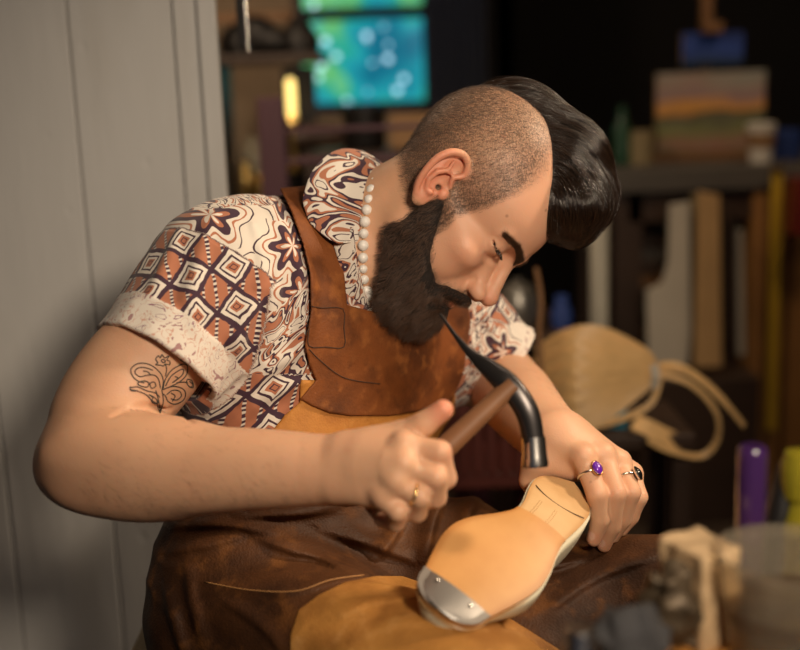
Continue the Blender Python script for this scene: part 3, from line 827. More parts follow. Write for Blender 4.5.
for s in (-1, 1):
    m = MB().lathe([(.0121 * math.sin(a) + 1e-6, -.0121 * math.cos(a)) for a in np.linspace(0, math.pi, 24)], c=H(7.66, s * 3.2, 1.87), n=28)
    m.build('eye', M['eye'], person, smooth=True, sharp=0)

# ---- strands
def sample(v, q, w, n):
    """random points on quads, weighted by area and per-vertex weight"""
    a, b, c, d = [v[q[:, i]] for i in range(4)]
    ar = np.linalg.norm(np.cross(c - a, d - b), axis=1) * .5 * w[q].mean(1)
    i = rng.choice(len(q), n, p=ar / ar.sum()); s, t = rng.random(n)[:, None], rng.random(n)[:, None]
    return (a[i] * (1 - s) + b[i] * s) * (1 - t) + (d[i] * (1 - s) + c[i] * s) * t
def grad(f, p, e=.0015):
    T = np.array([[1, 1, 1], [1, -1, -1], [-1, 1, -1], [-1, -1, 1]], float)
    return nrm(sum(chunked(f, p + e * t_)[:, None] * t_ for t_ in T))
Fh, Lh, Uh = HB[:, 0], HB[:, 1], HB[:, 2]
# shaved sides
top = sst(-1, 1, h[:, 2] - 9.5)
r_ = sample(bv, bq, np.where(stub > .05, stub, 0) * (.35 + .65 * (bv @ FWD < (HO @ FWD) + .03)), int(26000 * HAIR))
nn = grad(head.ev, r_)
dirn = nrm(nn * .42 - Uh * .8 - Fh * .25 + rng.normal(0, .16, r_.shape)); dirn = dirn
L = rng.uniform(.0028, .0060, (len(r_), 1))
st3 = np.stack([r_, r_ + dirn * L * .5, r_ + nrm(dirn + nn * -.15) * L], 1)
hair_curves('stubble', st3, .00007, M['stub'], person, kind='stuff')
# beard
def beard_clip(p):
    return beardf(p)
dv, dq = build_field('beard', beardf, HO - .2, HO + .2, .0016 * Q)
bo = mesh_np('beard', dv, dq, M['beardb'], person)
hb = toH(dv)
r_ = sample(dv, dq, np.ones(len(dv)), int(34000 * HAIR)); hd = chunked(head.ev, r_)
keep = hd > -.0005; r_ = r_[keep]; hd = hd[keep]; nn = grad(beardf, r_); hr = toH(r_)
clump = np.stack([noise(hr, .9), noise(hr + 31, .9), noise(hr + 77, .9)], 1)
inner_ = sst(.0, .012, hd)[:, None]
must = ((hr[:, 0] > 9.2) & (hr[:, 2] > -5.4))[:, None]
down = np.where(must, -Uh * .55 + Lh * np.sign(hr[:, 1:2]) * .8 + Fh * .1, -Uh * .85 + Fh * .12)
side_ = np.clip((hr[:, 0:1] - 3) / 5, .25, 1)
d0 = nrm(nn * (.30 + .30 * (1 - side_) + .25 * rng.random((len(r_), 1))) + down + clump * .55 @ HB.T + rng.normal(0, .16, r_.shape))
L = (.0045 + .0075 * inner_ * side_) * rng.uniform(.6, 1.35, (len(r_), 1)); L = np.where(must, L * .6, L)
curl = nrm(np.cross(d0, nn) + rng.normal(0, .3, r_.shape)); ph = rng.uniform(0, 6.28, (len(r_), 1))
S = []
for k in range(6):
    t = k / 5
    S.append(r_ - nn * .0003 + d0 * L * t + curl * L * .10 * np.sin(ph + t * 5) + (nrm(-Uh) - nn * .2) * L * .25 * t * t)
hair_curves('beard_strands', np.stack(S, 1), .00011, M['beard'], bo, kind='stuff')
hq_ = toH(bv); dB = chunked(beardf, bv)
wgt = sst(.007, .0005, dB) * (hq_[:, 0] > .8) * (hq_[:, 2] < -.2) * inhead * (1 - np.clip(lipd, 0, 1)) * (hq_[:, 2] > -8) * (chunked(head.ev, bv) < .002)
wgt *= 1 - nearh(11.6, .4, -2.6, 1.0, 1.5)
if wgt.sum() > 10:
    r_ = sample(bv, bq, wgt, int(6000 * HAIR)); nn = grad(head.ev, r_)
    d = nrm(nn * .25 - Uh * .9 + Fh * .1 + rng.normal(0, .25, r_.shape)); L = rng.uniform(.003, .008, (len(r_), 1))
    hair_curves('beard_strands', np.stack([r_, r_ + d * L * .5, r_ + nrm(d - nn * .2) * L], 1), .00009, M['beard'], bo, kind='stuff')
# swept top
hv, hq = build_field('swept_hair', hair.ev, HO - .25, HO + .25, .0018 * Q)
ho = mesh_np('swept_hair', hv, hq, M['hairb'], person)
r_ = sample(hv, hq, np.ones(len(hv)), int(30000 * HAIR)); hd = chunked(head.ev, r_); r_ = r_[hd > -.001]
pts = [r_]; cur = r_.copy(); hq0 = toH(r_); gx = hq0 * V(.55, 1, 1)
lift = .0004 + .0046 * np.clip(.5 + noise(gx, 3.2), 0, 1)[:, None] ** 2 + rng.uniform(0, .0008, (len(r_), 1)); jit = np.stack([noise(hq0, 1.6), noise(hq0 + 13, 1.6), noise(hq0 + 57, 1.6)], 1) @ HB.T * .34 + rng.normal(0, .045, r_.shape)
hv0 = toH(r_); LL = rng.uniform(.6, 1.2, (len(r_), 1))
for k in range(9):
    hc = toH(cur); n_ = grad(hair.ev, cur)
    x = hc[:, 0:1]; up = np.clip(.75 - .11 * (x + 1), -1.3, .75)
    g = np.stack([noise(hc, .35), noise(hc + 9, .35), noise(hc + 40, .35)], 1) * .22
    d = nrm(Fh * np.clip(1.05 - .07 * np.maximum(x - 3, 0), .3, 1.05) + Uh * up + Lh * np.clip(.28 - .05 * hc[:, 1:2] - .04 * np.maximum(x - 6, 0), -.4, .5) + g @ HB.T + jit)
    d = nrm(d - (d * n_).sum(1, keepdims=True) * n_)
    cur = cur + d * .0065 * LL
    n2_ = grad(hair.ev, cur); dd = chunked(hair.ev, cur)[:, None]
    cur = cur - n2_ * np.clip(dd, -.006, .006) * .85
    pts.append(cur + n2_ * lift * math.sin(math.pi * min(1, (k + 1) / 7) * .5))
hs = np.stack(pts, 1); bad = (np.abs(toH(hs[:, -1])) > 25).any(1)
hair_curves('hair_strands', hs[~bad], .00016, M['hair'], ho, kind='stuff')
# fringe of hair standing along the parting, and the flyaway ends at the crown
vis = (np.abs(chunked(head.ev, hv)) < .0025).astype(float)
if vis.sum() > 50:
    r_ = sample(hv, hq, vis + 1e-6, int(5000 * HAIR)); r_ = r_[np.abs(chunked(head.ev, r_)) < .004]
    n_ = grad(hair.ev, r_); n1_ = grad(head.ev, r_)
    d = nrm(n1_ * .5 + Fh * .5 + Uh * .35 + Lh * .3 + rng.normal(0, .12, r_.shape)); L = rng.uniform(.006, .016, (len(r_), 1))
    S = [r_ + d * L * t + (Fh * .5 + Lh * .3) * L * t * t * .5 for t in np.linspace(0, 1, 5)]
    hair_curves('hair_strands', np.stack(S, 1), .0001, M['hair'], ho, kind='stuff')
# eyebrows and lashes
S = []
for s in (-1, 1):
    path = catmull([(10.35, .7, 2.75), (10.1, 2.1, 3.15), (9.3, 3.7, 3.55), (7.9, 5.4, 3.2)], 10)
    n_ = int(1700 * max(HAIR, .5)); t = rng.random(n_) ** 1.15 * (len(path) - 1.001); i = t.astype(int); f_ = (t - i)[:, None]
    c = path[i] * (1 - f_) + path[i + 1] * f_; tan = nrm(path[i + 1] - path[i])
    c = c + np.stack([np.zeros(n_), np.zeros(n_), rng.uniform(-.56, .56, n_) * (1 - .6 * t / len(path))], 1)
    c[:, 1] *= s; tan = tan * V(1, s, 1)
    w = HO + (c * HS) @ HB.T; d = chunked(head.ev, w); gn = grad(head.ev, w); w = w - gn * d[:, None]
    dd = nrm((tan * 1.0 + V(0, 0, .35) + rng.normal(0, .2, c.shape)) @ HB.T + gn * .25)
    L = rng.uniform(.005, .0095, (n_, 1)); S.append(np.stack([w, w + dd * L * .5, w + nrm(dd - gn * .2) * L], 1))
hair_curves('eyebrow', np.concatenate(S), .0001, M['beard'], person, kind='stuff')
S = []
for s in (-1, 1):
    path = catmull([(8.75, 1.9, 1.78), (9.0, 2.5, 1.76), (8.95, 3.3, 1.74), (8.55, 4.15, 1.80), (7.75, 4.95, 1.95)], 12); path[:, 1] *= s
    w = HO + (path * HS) @ HB.T; w = np.repeat(w, 5, 0) + rng.normal(0, .0005, (len(w) * 5, 3))
    d = nrm(Fh * .9 - Uh * .55 + Lh * s * .15 + rng.normal(0, .1, w.shape)); L = rng.uniform(.004, .0065, (len(w), 1))
    S.append(np.stack([w, w + d * L * .5, w + d * L + Uh * .0012], 1))
hair_curves('eyelash', np.concatenate(S), .00007, M['hair'], person, kind='stuff')
# arm hair
def arm_hair(a, b, n, rr, dirv):
    t = rng.random(n)[:, None]; ax = nrm(b - a); ang = rng.uniform(0, 6.28, n)[:, None]
    u = nrm(np.cross(ax, CV(0, 0, 1))); w_ = np.cross(ax, u)
    p = a + (b - a) * t + (np.cos(ang) * u + np.sin(ang) * w_) * rr
    for _ in range(6):
        p = p - grad(body.ev, p) * chunked(body.ev, p)[:, None]
    g_ = grad(body.ev, p); d = nrm(dirv + g_ * .35 + rng.normal(0, .25, p.shape)); L = rng.uniform(.006, .012, (n, 1))
    ok = np.abs(chunked(body.ev, p)) < .0006
    return np.stack([p, p + d * L * .5, p + nrm(d - g_ * .2) * L], 1)[ok]
ah = [arm_hair(P(110, 468, 1.11), P(320, 470, 1.04), int(1500 * HAIR), .034, nrm(CV(.8, -.55, 0))), arm_hair(P(518, 402, 1.36), P(552, 436, 1.22), int(500 * HAIR), .035, nrm(CV(.3, -.6, .3)))]
hair_curves('arm_hair', np.concatenate(ah), .00005, M['stub'], person, kind='stuff')

# ---- clothes
SHZ = P(300, 455, 1.33)[2]
sv, sq = build_field('shirt', lambda p: np.maximum(shirt.ev(p), SHZ - p[:, 2]), BLO, BHI, .0018 * Q)
def plane_uv(v):        # along the chest
    a = nrm(CV(.8, -.1, -.55)); b_ = nrm(CV(-.15, 1, .1)); r45 = math.radians(38)
    x, y = (v - CHEST) @ a, (v - CHEST) @ b_
    return np.stack([x * math.cos(r45) - y * math.sin(r45), x * math.sin(r45) + y * math.cos(r45), v @ nrm(CV(0, 0, 1)) * 0], 1)
puv = plane_uv(sv)
def arm_uv(v, o, ax, off):
    q = v - o; t = q @ ax; rad = q - t[:, None] * ax; ang = np.arctan2(rad @ np.cross(ax, CV(0, 0, 1)), rad @ CV(0, 0, 1))
    return np.stack([ang * .068 + off, t, np.zeros(len(v))], 1), t, np.linalg.norm(rad, axis=1)
au, at_, ar_ = arm_uv(sv, RSH, sax, .3); lu, lt_, lr_ = arm_uv(sv, LSH, lax, .9)
# armhole seam: everything nearer the sleeve than the trunk
onR = (at_ > -.004) & (ar_ < .084 - .012 * sst(.08, .14, at_))
onL = (lt_ > .02) & (lr_ < .075) & (((sv - CHEST) @ CV(1, 0, 0)) > .06)
puv[onR] = au[onR]; puv[onL] = lu[onL]
zone = np.zeros(len(sv)) + .36; zone[onR] = -.42
pz = proj(sv); low = (~onR) & (~onL) & (pz[:, 1] > 375); zone[low] = -.25
inside = (onR & (np.abs(at_ - (Ls - .016)) < .0195) & (ar_ > .061)) | (onL & (np.abs(lt_ - (Ll - .005)) < .007) & (lr_ > .055))
mesh_np('shirt', sv, sq, M['shirt'], person, attrs=dict(zone=zone, inside=inside.astype(float)), uv=dict(puv=puv))
# collar: a fold line round the neck and the leaf falling from it
CC = P(379, 238, 1.285); cb = CV(.08, 1, 0) * .080; ccn = nrm(CV(-.33, 0, 1)) * .074; cn = nrm(CV(1, 0, .33))
def ring(phi, s=1.0, off=0): return CC + (math.cos(phi) * cb + math.sin(phi) * ccn) * s + cn * off
def sheet(name, phis, Lf, bulge, drop, parent, uv0, nu=12):
    v = []; uvs = []
    for a in phis:
        r0 = ring(a); out = nrm(r0 - CC); L = Lf(a)
        for j in range(nu + 3):
            u = (j - 2) / nu
            if u < 0: p = r0 + cn * (-u) * nu * .0022 - out * (-u) * nu * .0012
            else: p = r0 - cn * L * u + out * (bulge * math.sin(math.pi * min(1, u * 1.2) * .5) + drop * u * u)
            v.append(p); uvs.append(((a * .075 + uv0) * .6, (u * L + uv0) * .6, 0))
    n = nu + 3; q = [(i * n + j, i * n + j + 1, (i + 1) * n + j + 1, (i + 1) * n + j) for i in range(len(phis) - 1) for j in range(n - 1)]
    o = mesh_np(name, np.array(v), np.array(q), M['shirt'], parent, attrs=dict(zone=np.full(len(v), .62), inside=np.zeros(len(v))), uv=dict(puv=np.array(uvs)))
    md = o.modifiers.new('thick', 'SOLIDIFY'); md.thickness = .0016; md.offset = 0
    sb = o.modifiers.new('sm', 'SUBSURF'); sb.levels = sb.render_levels = 1
    return o
def leafL(a):
    d = abs(math.degrees(a)); return float(np.interp(d, [0, 25, 50, 70, 84, 94, 98], [.040, .050, .058, .058, .046, .024, .006]))
sheet('collar', np.radians(np.linspace(-97, 97, 64)), leafL, .016, .004, person, 2.0)
lft = catmull([(326, 228), (336, 256), (342, 285), (346, 306), (352, 322)], 5); rgt = catmull([(354, 226), (357, 248), (361, 272), (368, 298), (380, 318)], 5)
v = []; uvs = []
for i in range(len(lft)):
    row = snap(body.ev, [lft[i] * (1 - t) + rgt[i] * t for t in np.linspace(0, 1, 9)], lift=.0045)
    v += list(row); uvs += [((i * .005 + 1.1) * .45, (t * .03 + .2) * .45, 0) for t in np.linspace(0, 1, 9)]
q = np.array([(i * 9 + j, i * 9 + j + 1, (i + 1) * 9 + j + 1, (i + 1) * 9 + j) for i in range(len(lft) - 1) for j in range(8)])
o = mesh_np('shirt_placket', smooth_verts(np.array(v), q, 2, .4), q, M['shirt'], person, attrs=dict(zone=np.full(len(v), .9), inside=np.zeros(len(v))), uv=dict(puv=np.array(uvs)))
md = o.modifiers.new('thick', 'SOLIDIFY'); md.thickness = .0016; md.offset = 0
sheet('shirt_placket', np.radians(np.linspace(-166, -88, 26)), lambda a: .032, .004, -.004, person, 3.1)
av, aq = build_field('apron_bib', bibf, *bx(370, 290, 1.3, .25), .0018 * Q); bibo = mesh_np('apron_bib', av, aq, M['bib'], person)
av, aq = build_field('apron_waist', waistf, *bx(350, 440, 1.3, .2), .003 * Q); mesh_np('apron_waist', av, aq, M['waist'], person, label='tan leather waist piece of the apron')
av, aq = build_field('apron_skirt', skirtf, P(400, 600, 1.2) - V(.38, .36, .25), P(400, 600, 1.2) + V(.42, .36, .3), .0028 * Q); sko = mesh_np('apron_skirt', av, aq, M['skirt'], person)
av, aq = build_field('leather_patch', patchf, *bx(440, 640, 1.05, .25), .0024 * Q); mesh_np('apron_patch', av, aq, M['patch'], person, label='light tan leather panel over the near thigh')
tv, tq = build_field('trousers', trs.ev, V(-.4, .5, .04), V(.6, 1.7, .9), .006); mesh_np('trousers', tv, tq, M['denim'], person)
for A_ in (RAN, LAN):
    toe = A_ + nrm(V(.35, -1, 0) if A_ is RAN else V(.8, -.6, 0)) * .17
    F_ = Field(); F_.poly([V(A_[0], A_[1], .075), V((A_[0] + toe[0]) / 2, (A_[1] + toe[1]) / 2, .055), V(toe[0], toe[1], .042)], [.05, .046, .036], k=.01); F_.cap(A_ + V(0, 0, .05), A_, .056, .052, k=.02)
    g_ = lambda p, F_=F_: np.maximum(F_.ev(p), .004 - p[:, 2])
    tv, tq = mesh_field(g_, A_ - V(.3, .3, .12), A_ + V(.3, .3, .12), .005); mesh_np('boot', tv, tq, M['boot'], person)
# stitched square and seams on the bib
def seam(px, f, name, parent, r=.0006, mat=None, close=False, lift=.0003, cr=6):
    pts = snap(f, catmull(px, cr, close) if cr else px, lift=lift)
    return MB().tube(pts, r, n=6, close=close).build(name, mat or M['thread'], parent, smooth=True, sharp=0)
M['thread'] = simple('dark_thread', (.06, .025, .012), .8)
M['thread2'] = simple('edge_leather', (.40, .2, .07), .7)
bev = lambda p: bibf(p)
sq_ = [(309, 308), (322, 308), (343, 309), (344, 328), (344, 347), (326, 347), (309, 346), (309, 328)]
seam(sq_, bev, 'stitching', bibo, .0006, close=True, cr=3)
seam([(309, 349), (322, 362), (345, 378), (380, 384)], bev, 'stitching', bibo, .0006)
skv = lambda p: skirtf(p)
seam([(205, 582), (250, 590), (296, 591), (330, 580), (364, 575)], skv, 'stitching', sko, .0007, M['thread2'])

# ---- necklace, rings, tattoo
M['cord'] = simple('necklace_cord', (.35, .22, .08), .6)
nk = MB().tube([ring(a, .98, .0075) for a in np.linspace(0, 2 * math.pi, 60)[:-1]], .0006, n=6, close=True).build('necklace', M['cord'], person, smooth=True, sharp=0)
def bead(c, r, ax=None):
    ax = V(0, 0, 1) if ax is None else ax
    k = 1.0 if r < .007 else 1.35
    return MB().lathe([(r * math.sin(a) + 1e-6, -k * r * math.cos(a)) for a in np.linspace(0, math.pi, 14)], c=c, axis=ax, n=18)
a = math.radians(-34); i = 0
while a < math.radians(176):
    big = 2.28 < a < 2.46 and not globals().get('_big')
    if big: _big = True
    r = .0078 if big else (.0056 + .0004 * math.sin(i * 2.3)) * (1 if a < 1.9 else .9)
    adv = 2 * r * (1.35 if big else 1.0) / .076
    pos = ring(a + adv / 2, .98, .0085) + nrm(ring(a, 1) - CC) * (.004 * sst(1.6, 2.4, a)); tn = nrm(ring(a + .06, .98) - ring(a, .98))
    bead(pos, r, tn).build('bead', M['bead'], nk, smooth=True, sharp=0)
    a += adv + .014; i += 1
def finger_ring(c, ax, r, up, gem, gold, rx, ry, name_label, tw=.0013):
    ax = nrm(ax); up = nrm(up - (up @ ax) * ax); w = np.cross(ax, up)
    pts = [c + r * (math.cos(t) * up + math.sin(t) * w) for t in np.linspace(0, 2 * math.pi, 33)[:-1]]
    o = MB().tube(pts, tw, n=8, close=True, up=ax).build('ring', M['silver'], person, smooth=True, sharp=0, label=name_label)
    g = c + up * (r + .0012)
    bz = MB().lathe([(1.0, 0), (1.06, .3), (.95, .45), (.9, .3)], n=28)
    v = [g + (np.array(x)[0] * rx * w + np.array(x)[1] * ry * ax) + up * np.array(x)[2] * .0062 for x in bz.v]
    b2 = MB(); b2.add(v, bz.f); b2.build('bezel', M['gold'] if gold else M['silver'], o, smooth=True)
    gm = MB().lathe([(math.cos(t), math.sin(t)) for t in np.linspace(-.3, math.pi / 2 - .01, 10)], n=28)
    v = [g + (x[0] * rx * .9 * w + x[1] * ry * .9 * ax) + up * (.0012 + x[2] * .0042) for x in map(np.array, gm.v)]
    b3 = MB(); b3.add(v, gm.f); b3.build('gemstone', gem, o, smooth=True)
K0, K1 = P(583, 457, 1.17), P(597, 494, 1.15)
finger_ring(K0 + (K1 - K0) * .48, K1 - K0, .0118, CV(.45, .35, .85), M['amethyst'], True, .0062, .0080, 'silver ring with a purple oval stone')
K0, K1 = P(619, 462, 1.20), P(631, 492, 1.17)
finger_ring(K0 + (K1 - K0) * .62, K1 - K0, .0115, CV(.75, .25, .6), M['onyx'], False, .0062, .0082, 'silver ring with a black oval stone')
K0, K1 = P(395, 483, .992), P(420, 496, .98)
ax = nrm(K1 - K0); c = K0 + (K1 - K0) * .74; up = nrm(CV(.1, -.2, 1)); w = np.cross(ax, up)
MB().tube([c + .0112 * (math.cos(t) * up + math.sin(t) * w) for t in np.linspace(0, 2 * math.pi, 33)[:-1]], .0018, n=8, close=True, up=ax).build('ring', M['gold'], person, smooth=True, sharp=0, label='gold band on the hammering hand')
T_ = lambda lst: [(110 + x / 7.22, 335 + y / 7.22) for x, y in lst]
tat = MB()
CUR = [([(375, 400), (385, 330), (360, 270), (290, 215), (210, 205), (155, 240), (160, 290), (200, 330), (250, 345)], 0), ([(365, 385), (350, 320), (320, 290), (270, 290), (215, 300), (180, 270), (200, 240), (250, 235), (310, 255)], 0),
       ([(385, 385), (400, 320), (450, 250), (530, 210), (560, 230), (550, 290), (500, 340), (430, 375), (380, 395)], 0), ([(400, 370), (440, 300), (500, 255), (530, 250), (520, 290), (460, 340)], 0),
       ([(380, 395), (450, 372), (520, 385), (545, 420), (530, 470), (470, 500), (420, 480), (400, 440), (375, 420)], 0), ([(410, 430), (450, 400), (500, 405), (515, 440), (480, 470), (440, 460)], 0),
       ([(150, 380), (200, 375), (260, 400), (330, 420), (360, 450)], 0), ([(150, 395), (200, 405), (260, 430), (300, 470), (330, 490)], 0), ([(330, 400), (350, 470), (365, 560), (345, 520), (340, 470)], 0), ([(375, 400), (385, 480), (365, 555)], 0),
       ([(400, 300), (408, 250), (402, 215)], 0), ([(350, 150), (330, 175), (345, 200), (330, 215), (365, 218), (385, 225), (400, 210), (430, 215), (432, 190), (412, 180), (425, 150), (395, 165), (375, 140), (365, 165)], 1),
       ([(370, 185), (385, 175), (400, 190), (385, 200)], 1), ([(510, 180), (540, 170), (580, 185), (600, 215), (580, 225), (560, 205), (530, 195)], 1), ([(545, 175), (590, 200), (595, 215)], 0), ([(480, 345), (530, 340), (560, 345)], 0),
       ([(560, 320), (590, 330), (610, 350), (600, 380), (570, 370), (555, 345)], 1), ([(575, 335), (600, 360), (585, 375)], 0), ([(280, 430), (310, 450), (300, 480), (330, 500), (345, 480), (320, 450)], 1),
       ([(200, 350), (240, 330), (280, 345), (270, 375), (230, 370)], 1), ([(290, 350), (320, 340), (330, 370), (300, 385)], 1), ([(440, 420), (470, 440), (450, 480)], 0), ([(470, 300), (490, 310), (470, 330), (450, 345)], 0), ([(240, 260), (270, 265), (290, 285)], 0), ([(150, 370), (145, 395), (170, 405), (200, 400)], 0)]
for c_, cl in CUR:
    pp = np.clip(np.array(T_(c_)), [0, 0], [193, 420]); pts = snap(body.ev, catmull(pp, 5, bool(cl)), lift=.0001)
    tat.tube(pts, .00058, n=5, close=bool(cl))
tat.build('tattoo', M['ink'], person, smooth=True, sharp=0)

# ================================================================== the shoe on his lap
SHN = V(0, 0, 0)
heel, toe = P(579, 479, 1.165), P(436, 615, .985)
sL = nrm(toe - heel); LEN = np.linalg.norm(toe - heel)
cz = CV(0, 0, 1); N0 = nrm(cz - (cz @ sL) * sL); W0 = np.cross(sL, N0)
if W0 @ CV(1, -1, 0) < 0: W0 = -W0
th = math.radians(33); sN = nrm(math.cos(th) * N0 - math.sin(th) * W0); sW = nrm(math.cos(th) * W0 + math.sin(th) * N0)
def S3(l, w, n): return heel + sL * (l * LEN) + sW * w + sN * n
SOUT = [(0, .0), (.012, .016), (.05, .026), (.12, .033), (.2, .0318), (.3, .028), (.38, .027), (.46, .034), (.54, .0435), (.62, .0485), (.70, .0475), (.78, .0425), (.86, .0365), (.92, .032), (.96, .0235), (.985, .016), (.996, .009), (1, 0)]
so = np.array(SOUT); tt_ = np.linspace(0, 1, 90); tt_ = .5 - .5 * np.cos(math.pi * tt_)
ll = tt_; ww = np.interp(ll, so[:, 0], so[:, 1])
ww = np.where(ll < .13, .033 * np.sqrt(np.clip(1 - (1 - ll / .13) ** 2, 0, 1)), np.maximum(ww, 0)); ww = np.where(ll > .90, np.interp(.90, so[:, 0], so[:, 1]) * np.clip(1 - ((ll - .90) / .10) ** 2.3, 0, 1) ** .5, ww)
for _ in range(2): ww[1:-1] = (ww[:-2] + 2 * ww[1:-1] + ww[2:]) / 4
cw = -.004 + .010 * np.exp(-((ll - .35) / .2) ** 2) + .004 * ll        # centre line sways
prof = lambda l: .012 * np.exp(-((l - .33) / .18) ** 2) * 0 - .011 * sst(.45, .0, l) + .004 * np.sin(l * 3)
shoe = empty('shoe', heel * .5 + toe * .5, label='upturned shoe with tan leather sole and steel toe plate held on the lap', cat='shoe')
def plate(name, l0, l1, mat, t0, t1, grow, nw=22, edge=True, w_scale=1.0):
    idx = np.nonzero((ll >= l0) & (ll <= l1))[0]; v = []; e = []
    for side_ in (0, 1):
        for i in idx:
            for j in range(nw + 1):
                s = math.sin((j / nw - .5) * math.pi) * w_scale; w = cw[i] + s * (ww[i] + grow)
                crown = -.0035 * s * s
                v.append(S3(ll[i], w, prof(ll[i]) + (t1 if side_ else t0) + crown * (1 if side_ else 0)))
                e.append(sst(.80, 1.0, abs(s)) + .5 * noise(np.array([[ll[i] * 30, w * 300, 0]]), 1)[0] * .3)
    m_, n_ = len(idx), nw + 1; q = []
    for i in range(m_ - 1):
        for j in range(nw):
            a_ = i * n_ + j; q.append((a_, a_ + 1, a_ + n_ + 1, a_ + n_)); b_ = a_ + m_ * n_; q.append((b_, b_ + n_, b_ + n_ + 1, b_ + 1))
    for i in range(m_ - 1):
        for j in (0, nw):
            a_ = i * n_ + j; q.append((a_, a_ + n_, a_ + n_ + m_ * n_, a_ + m_ * n_))
    for i in (0, m_ - 1):
        for j in range(nw):
            a_ = i * n_ + j; q.append((a_, a_ + 1, a_ + 1 + m_ * n_, a_ + m_ * n_))
    o = mesh_np(name, np.array(v), np.array(q), mat, shoe, attrs=dict(edge=np.clip(e, 0, 1)))
    import bmesh as _b
    bm = _b.new(); bm.from_mesh(o.data); _b.ops.remove_doubles(bm, verts=bm.verts, dist=1e-5); _b.ops.recalc_face_normals(bm, faces=bm.faces); bm.to_mesh(o.data); bm.free()
    o.data.set_sharp_from_angle(angle=math.radians(45))
    return o
plate('welt', 0, 1, M['shank'], -.0035, .0, .0008)
plate('shank', 0, .50, M['shank'], .0, .0040, -.0005, w_scale=1)
plate('outsole', .35, 1, M['outsole'], .0, .0062, .0004)
plate('toe_plate', .87, 1, M['plate'], .0055, .0078, .0012)
for w in (-.022, .014):
    l = .90
    MB().lathe([(.0016, 0), (.0014, .0008), (.0002, .0011)], c=S3(.905, cw[60] + w + .004, prof(.9) + .0078), axis=sN, n=12).build('nail', M['chrome'], shoe, smooth=True)
# heel line and the impressed dots along the waist
lin = [S3(.16 + .035 * (1 - (w / .028) ** 2), np.interp(.18, ll, cw) + w, prof(.185) + .0043 - .0035 * (w / .03) ** 2) for w in np.linspace(-.028, .029, 16)]
MB().tube(lin, .0005, n=5).build('heel_line', M['thread'], shoe, smooth=True, sharp=0)
dm = MB()
for r0, n_ in ((.006, 16), (.0085, 16), (.017, 13), (.0195, 13)):
    for k in range(n_):
        lq = .24 + k * .009; wq = (r0 - .004) if r0 < .01 else -(r0 - .004)
        c = S3(lq, np.interp(lq, ll, cw) + wq, prof(lq) + .0040 - .0035 * (wq / .03) ** 2)
        dm.lathe([(.0005, 0), (.0003, .0003)], c=c, axis=sN, n=6)
dm.build('impressed_dots', M['thread2'], shoe)
# lasted upper
v = []; nr = 22; sel = np.arange(2, 88, 2)
for i in sel:
    l = ll[i]; hgt = .020 + .048 * sst(.95, .45, l) + .008 * sst(.4, 0, l); W_ = max(ww[i] + .0045 * sst(.9, .6, l) - .003, .002); hgt *= min(1, ww[i] / .02)
    for j in range(nr + 1):
        a = math.pi * j / nr
        v.append(S3(l, cw[i] + W_ * np.sign(math.cos(a)) * abs(math.cos(a)) ** .55, prof(l) - .003 - hgt * abs(math.sin(a)) ** .8))
n_ = nr + 1; q = [(i * n_ + j, i * n_ + j + 1, (i + 1) * n_ + j + 1, (i + 1) * n_ + j) for i in range(len(sel) - 1) for j in range(nr)]
q += [(i * n_, (i + 1) * n_, (i + 1) * n_ + nr, i * n_ + nr) for i in range(len(sel) - 1)]
uo = mesh_np('upper', np.array(v), np.array(q), M['cream'], shoe)
import bmesh as _b
bm = _b.new(); bm.from_mesh(uo.data); _b.ops.holes_fill(bm, edges=[e_ for e_ in bm.edges if e_.is_boundary]); _b.ops.recalc_face_normals(bm, faces=bm.faces); bm.to_mesh(uo.data); bm.free()

# ================================================================== the hammer
ham = empty('hammer', P(404, 478, 1.01), label="cobbler's hammer with curved black head gripped in the raised fist", cat='hammer')
hp = catmull([P(440, 314, 1.075), P(455, 335, 1.065), P(472, 355, 1.055), P(492, 371, 1.048), P(512, 389, 1.042), P(527, 412, 1.04), P(533, 438, 1.04), P(535, 461, 1.04)], 6)
tq_ = np.linspace(0, 1, len(hp)); hw = np.interp(tq_, [0, .15, .28, .38, .50, .72, .88, 1], [.0012, .0022, .0042, .0080, .0108, .0108, .0098, .0106])
hf = np.interp(tq_, [0, .3, .5, .7, 1], [.0008, .0022, .0065, .0095, .0105])
m_ = MB(); v = []; nn_ = 16
for i, p in enumerate(hp):
    t = nrm(hp[min(i + 1, len(hp) - 1)] - hp[max(i - 1, 0)]); u = nrm(np.cross(t, CV(0, 0, 1))); w = np.cross(u, t)
    for k in range(nn_):
        a = 2 * math.pi * k / nn_; ca, sa = math.cos(a), math.sin(a)
        v.append(p + hw[i] * np.sign(ca) * abs(ca) ** .7 * u + hf[i] * np.sign(sa) * abs(sa) ** .7 * w)
f = [(i * nn_ + k, i * nn_ + (k + 1) % nn_, (i + 1) * nn_ + (k + 1) % nn_, (i + 1) * nn_ + k) for i in range(len(hp) - 1) for k in range(nn_)] + [tuple(range(nn_)), tuple((len(hp) - 1) * nn_ + k for k in range(nn_))]
m_.add(v, f); m_.build('hammer_head', M['steel'], ham, smooth=True, sharp=50)
ed = nrm(hp[-1] - hp[-3])
MB().lathe([(.0108, -.022), (.0114, -.004), (.0122, .002), (.0118, .005), (.001, .0055)], c=hp[-1], axis=ed, n=28).build('striking_face', M['chrome'], ham, smooth=True, label='polished striking face')
h0, h1 = P(372, 516, 1.035), P(513, 384, 1.042)
hdir = nrm(h1 - h0); hl = np.linalg.norm(h1 - h0)
MB().tube([h0 + hdir * hl * t for t in np.linspace(0, 1, 20)], [.0112 + .0012 * math.sin(t * 5) for t in np.linspace(0, 1, 20)], n=18, flat=.85).build('handle', M['hickory'], ham, smooth=True)

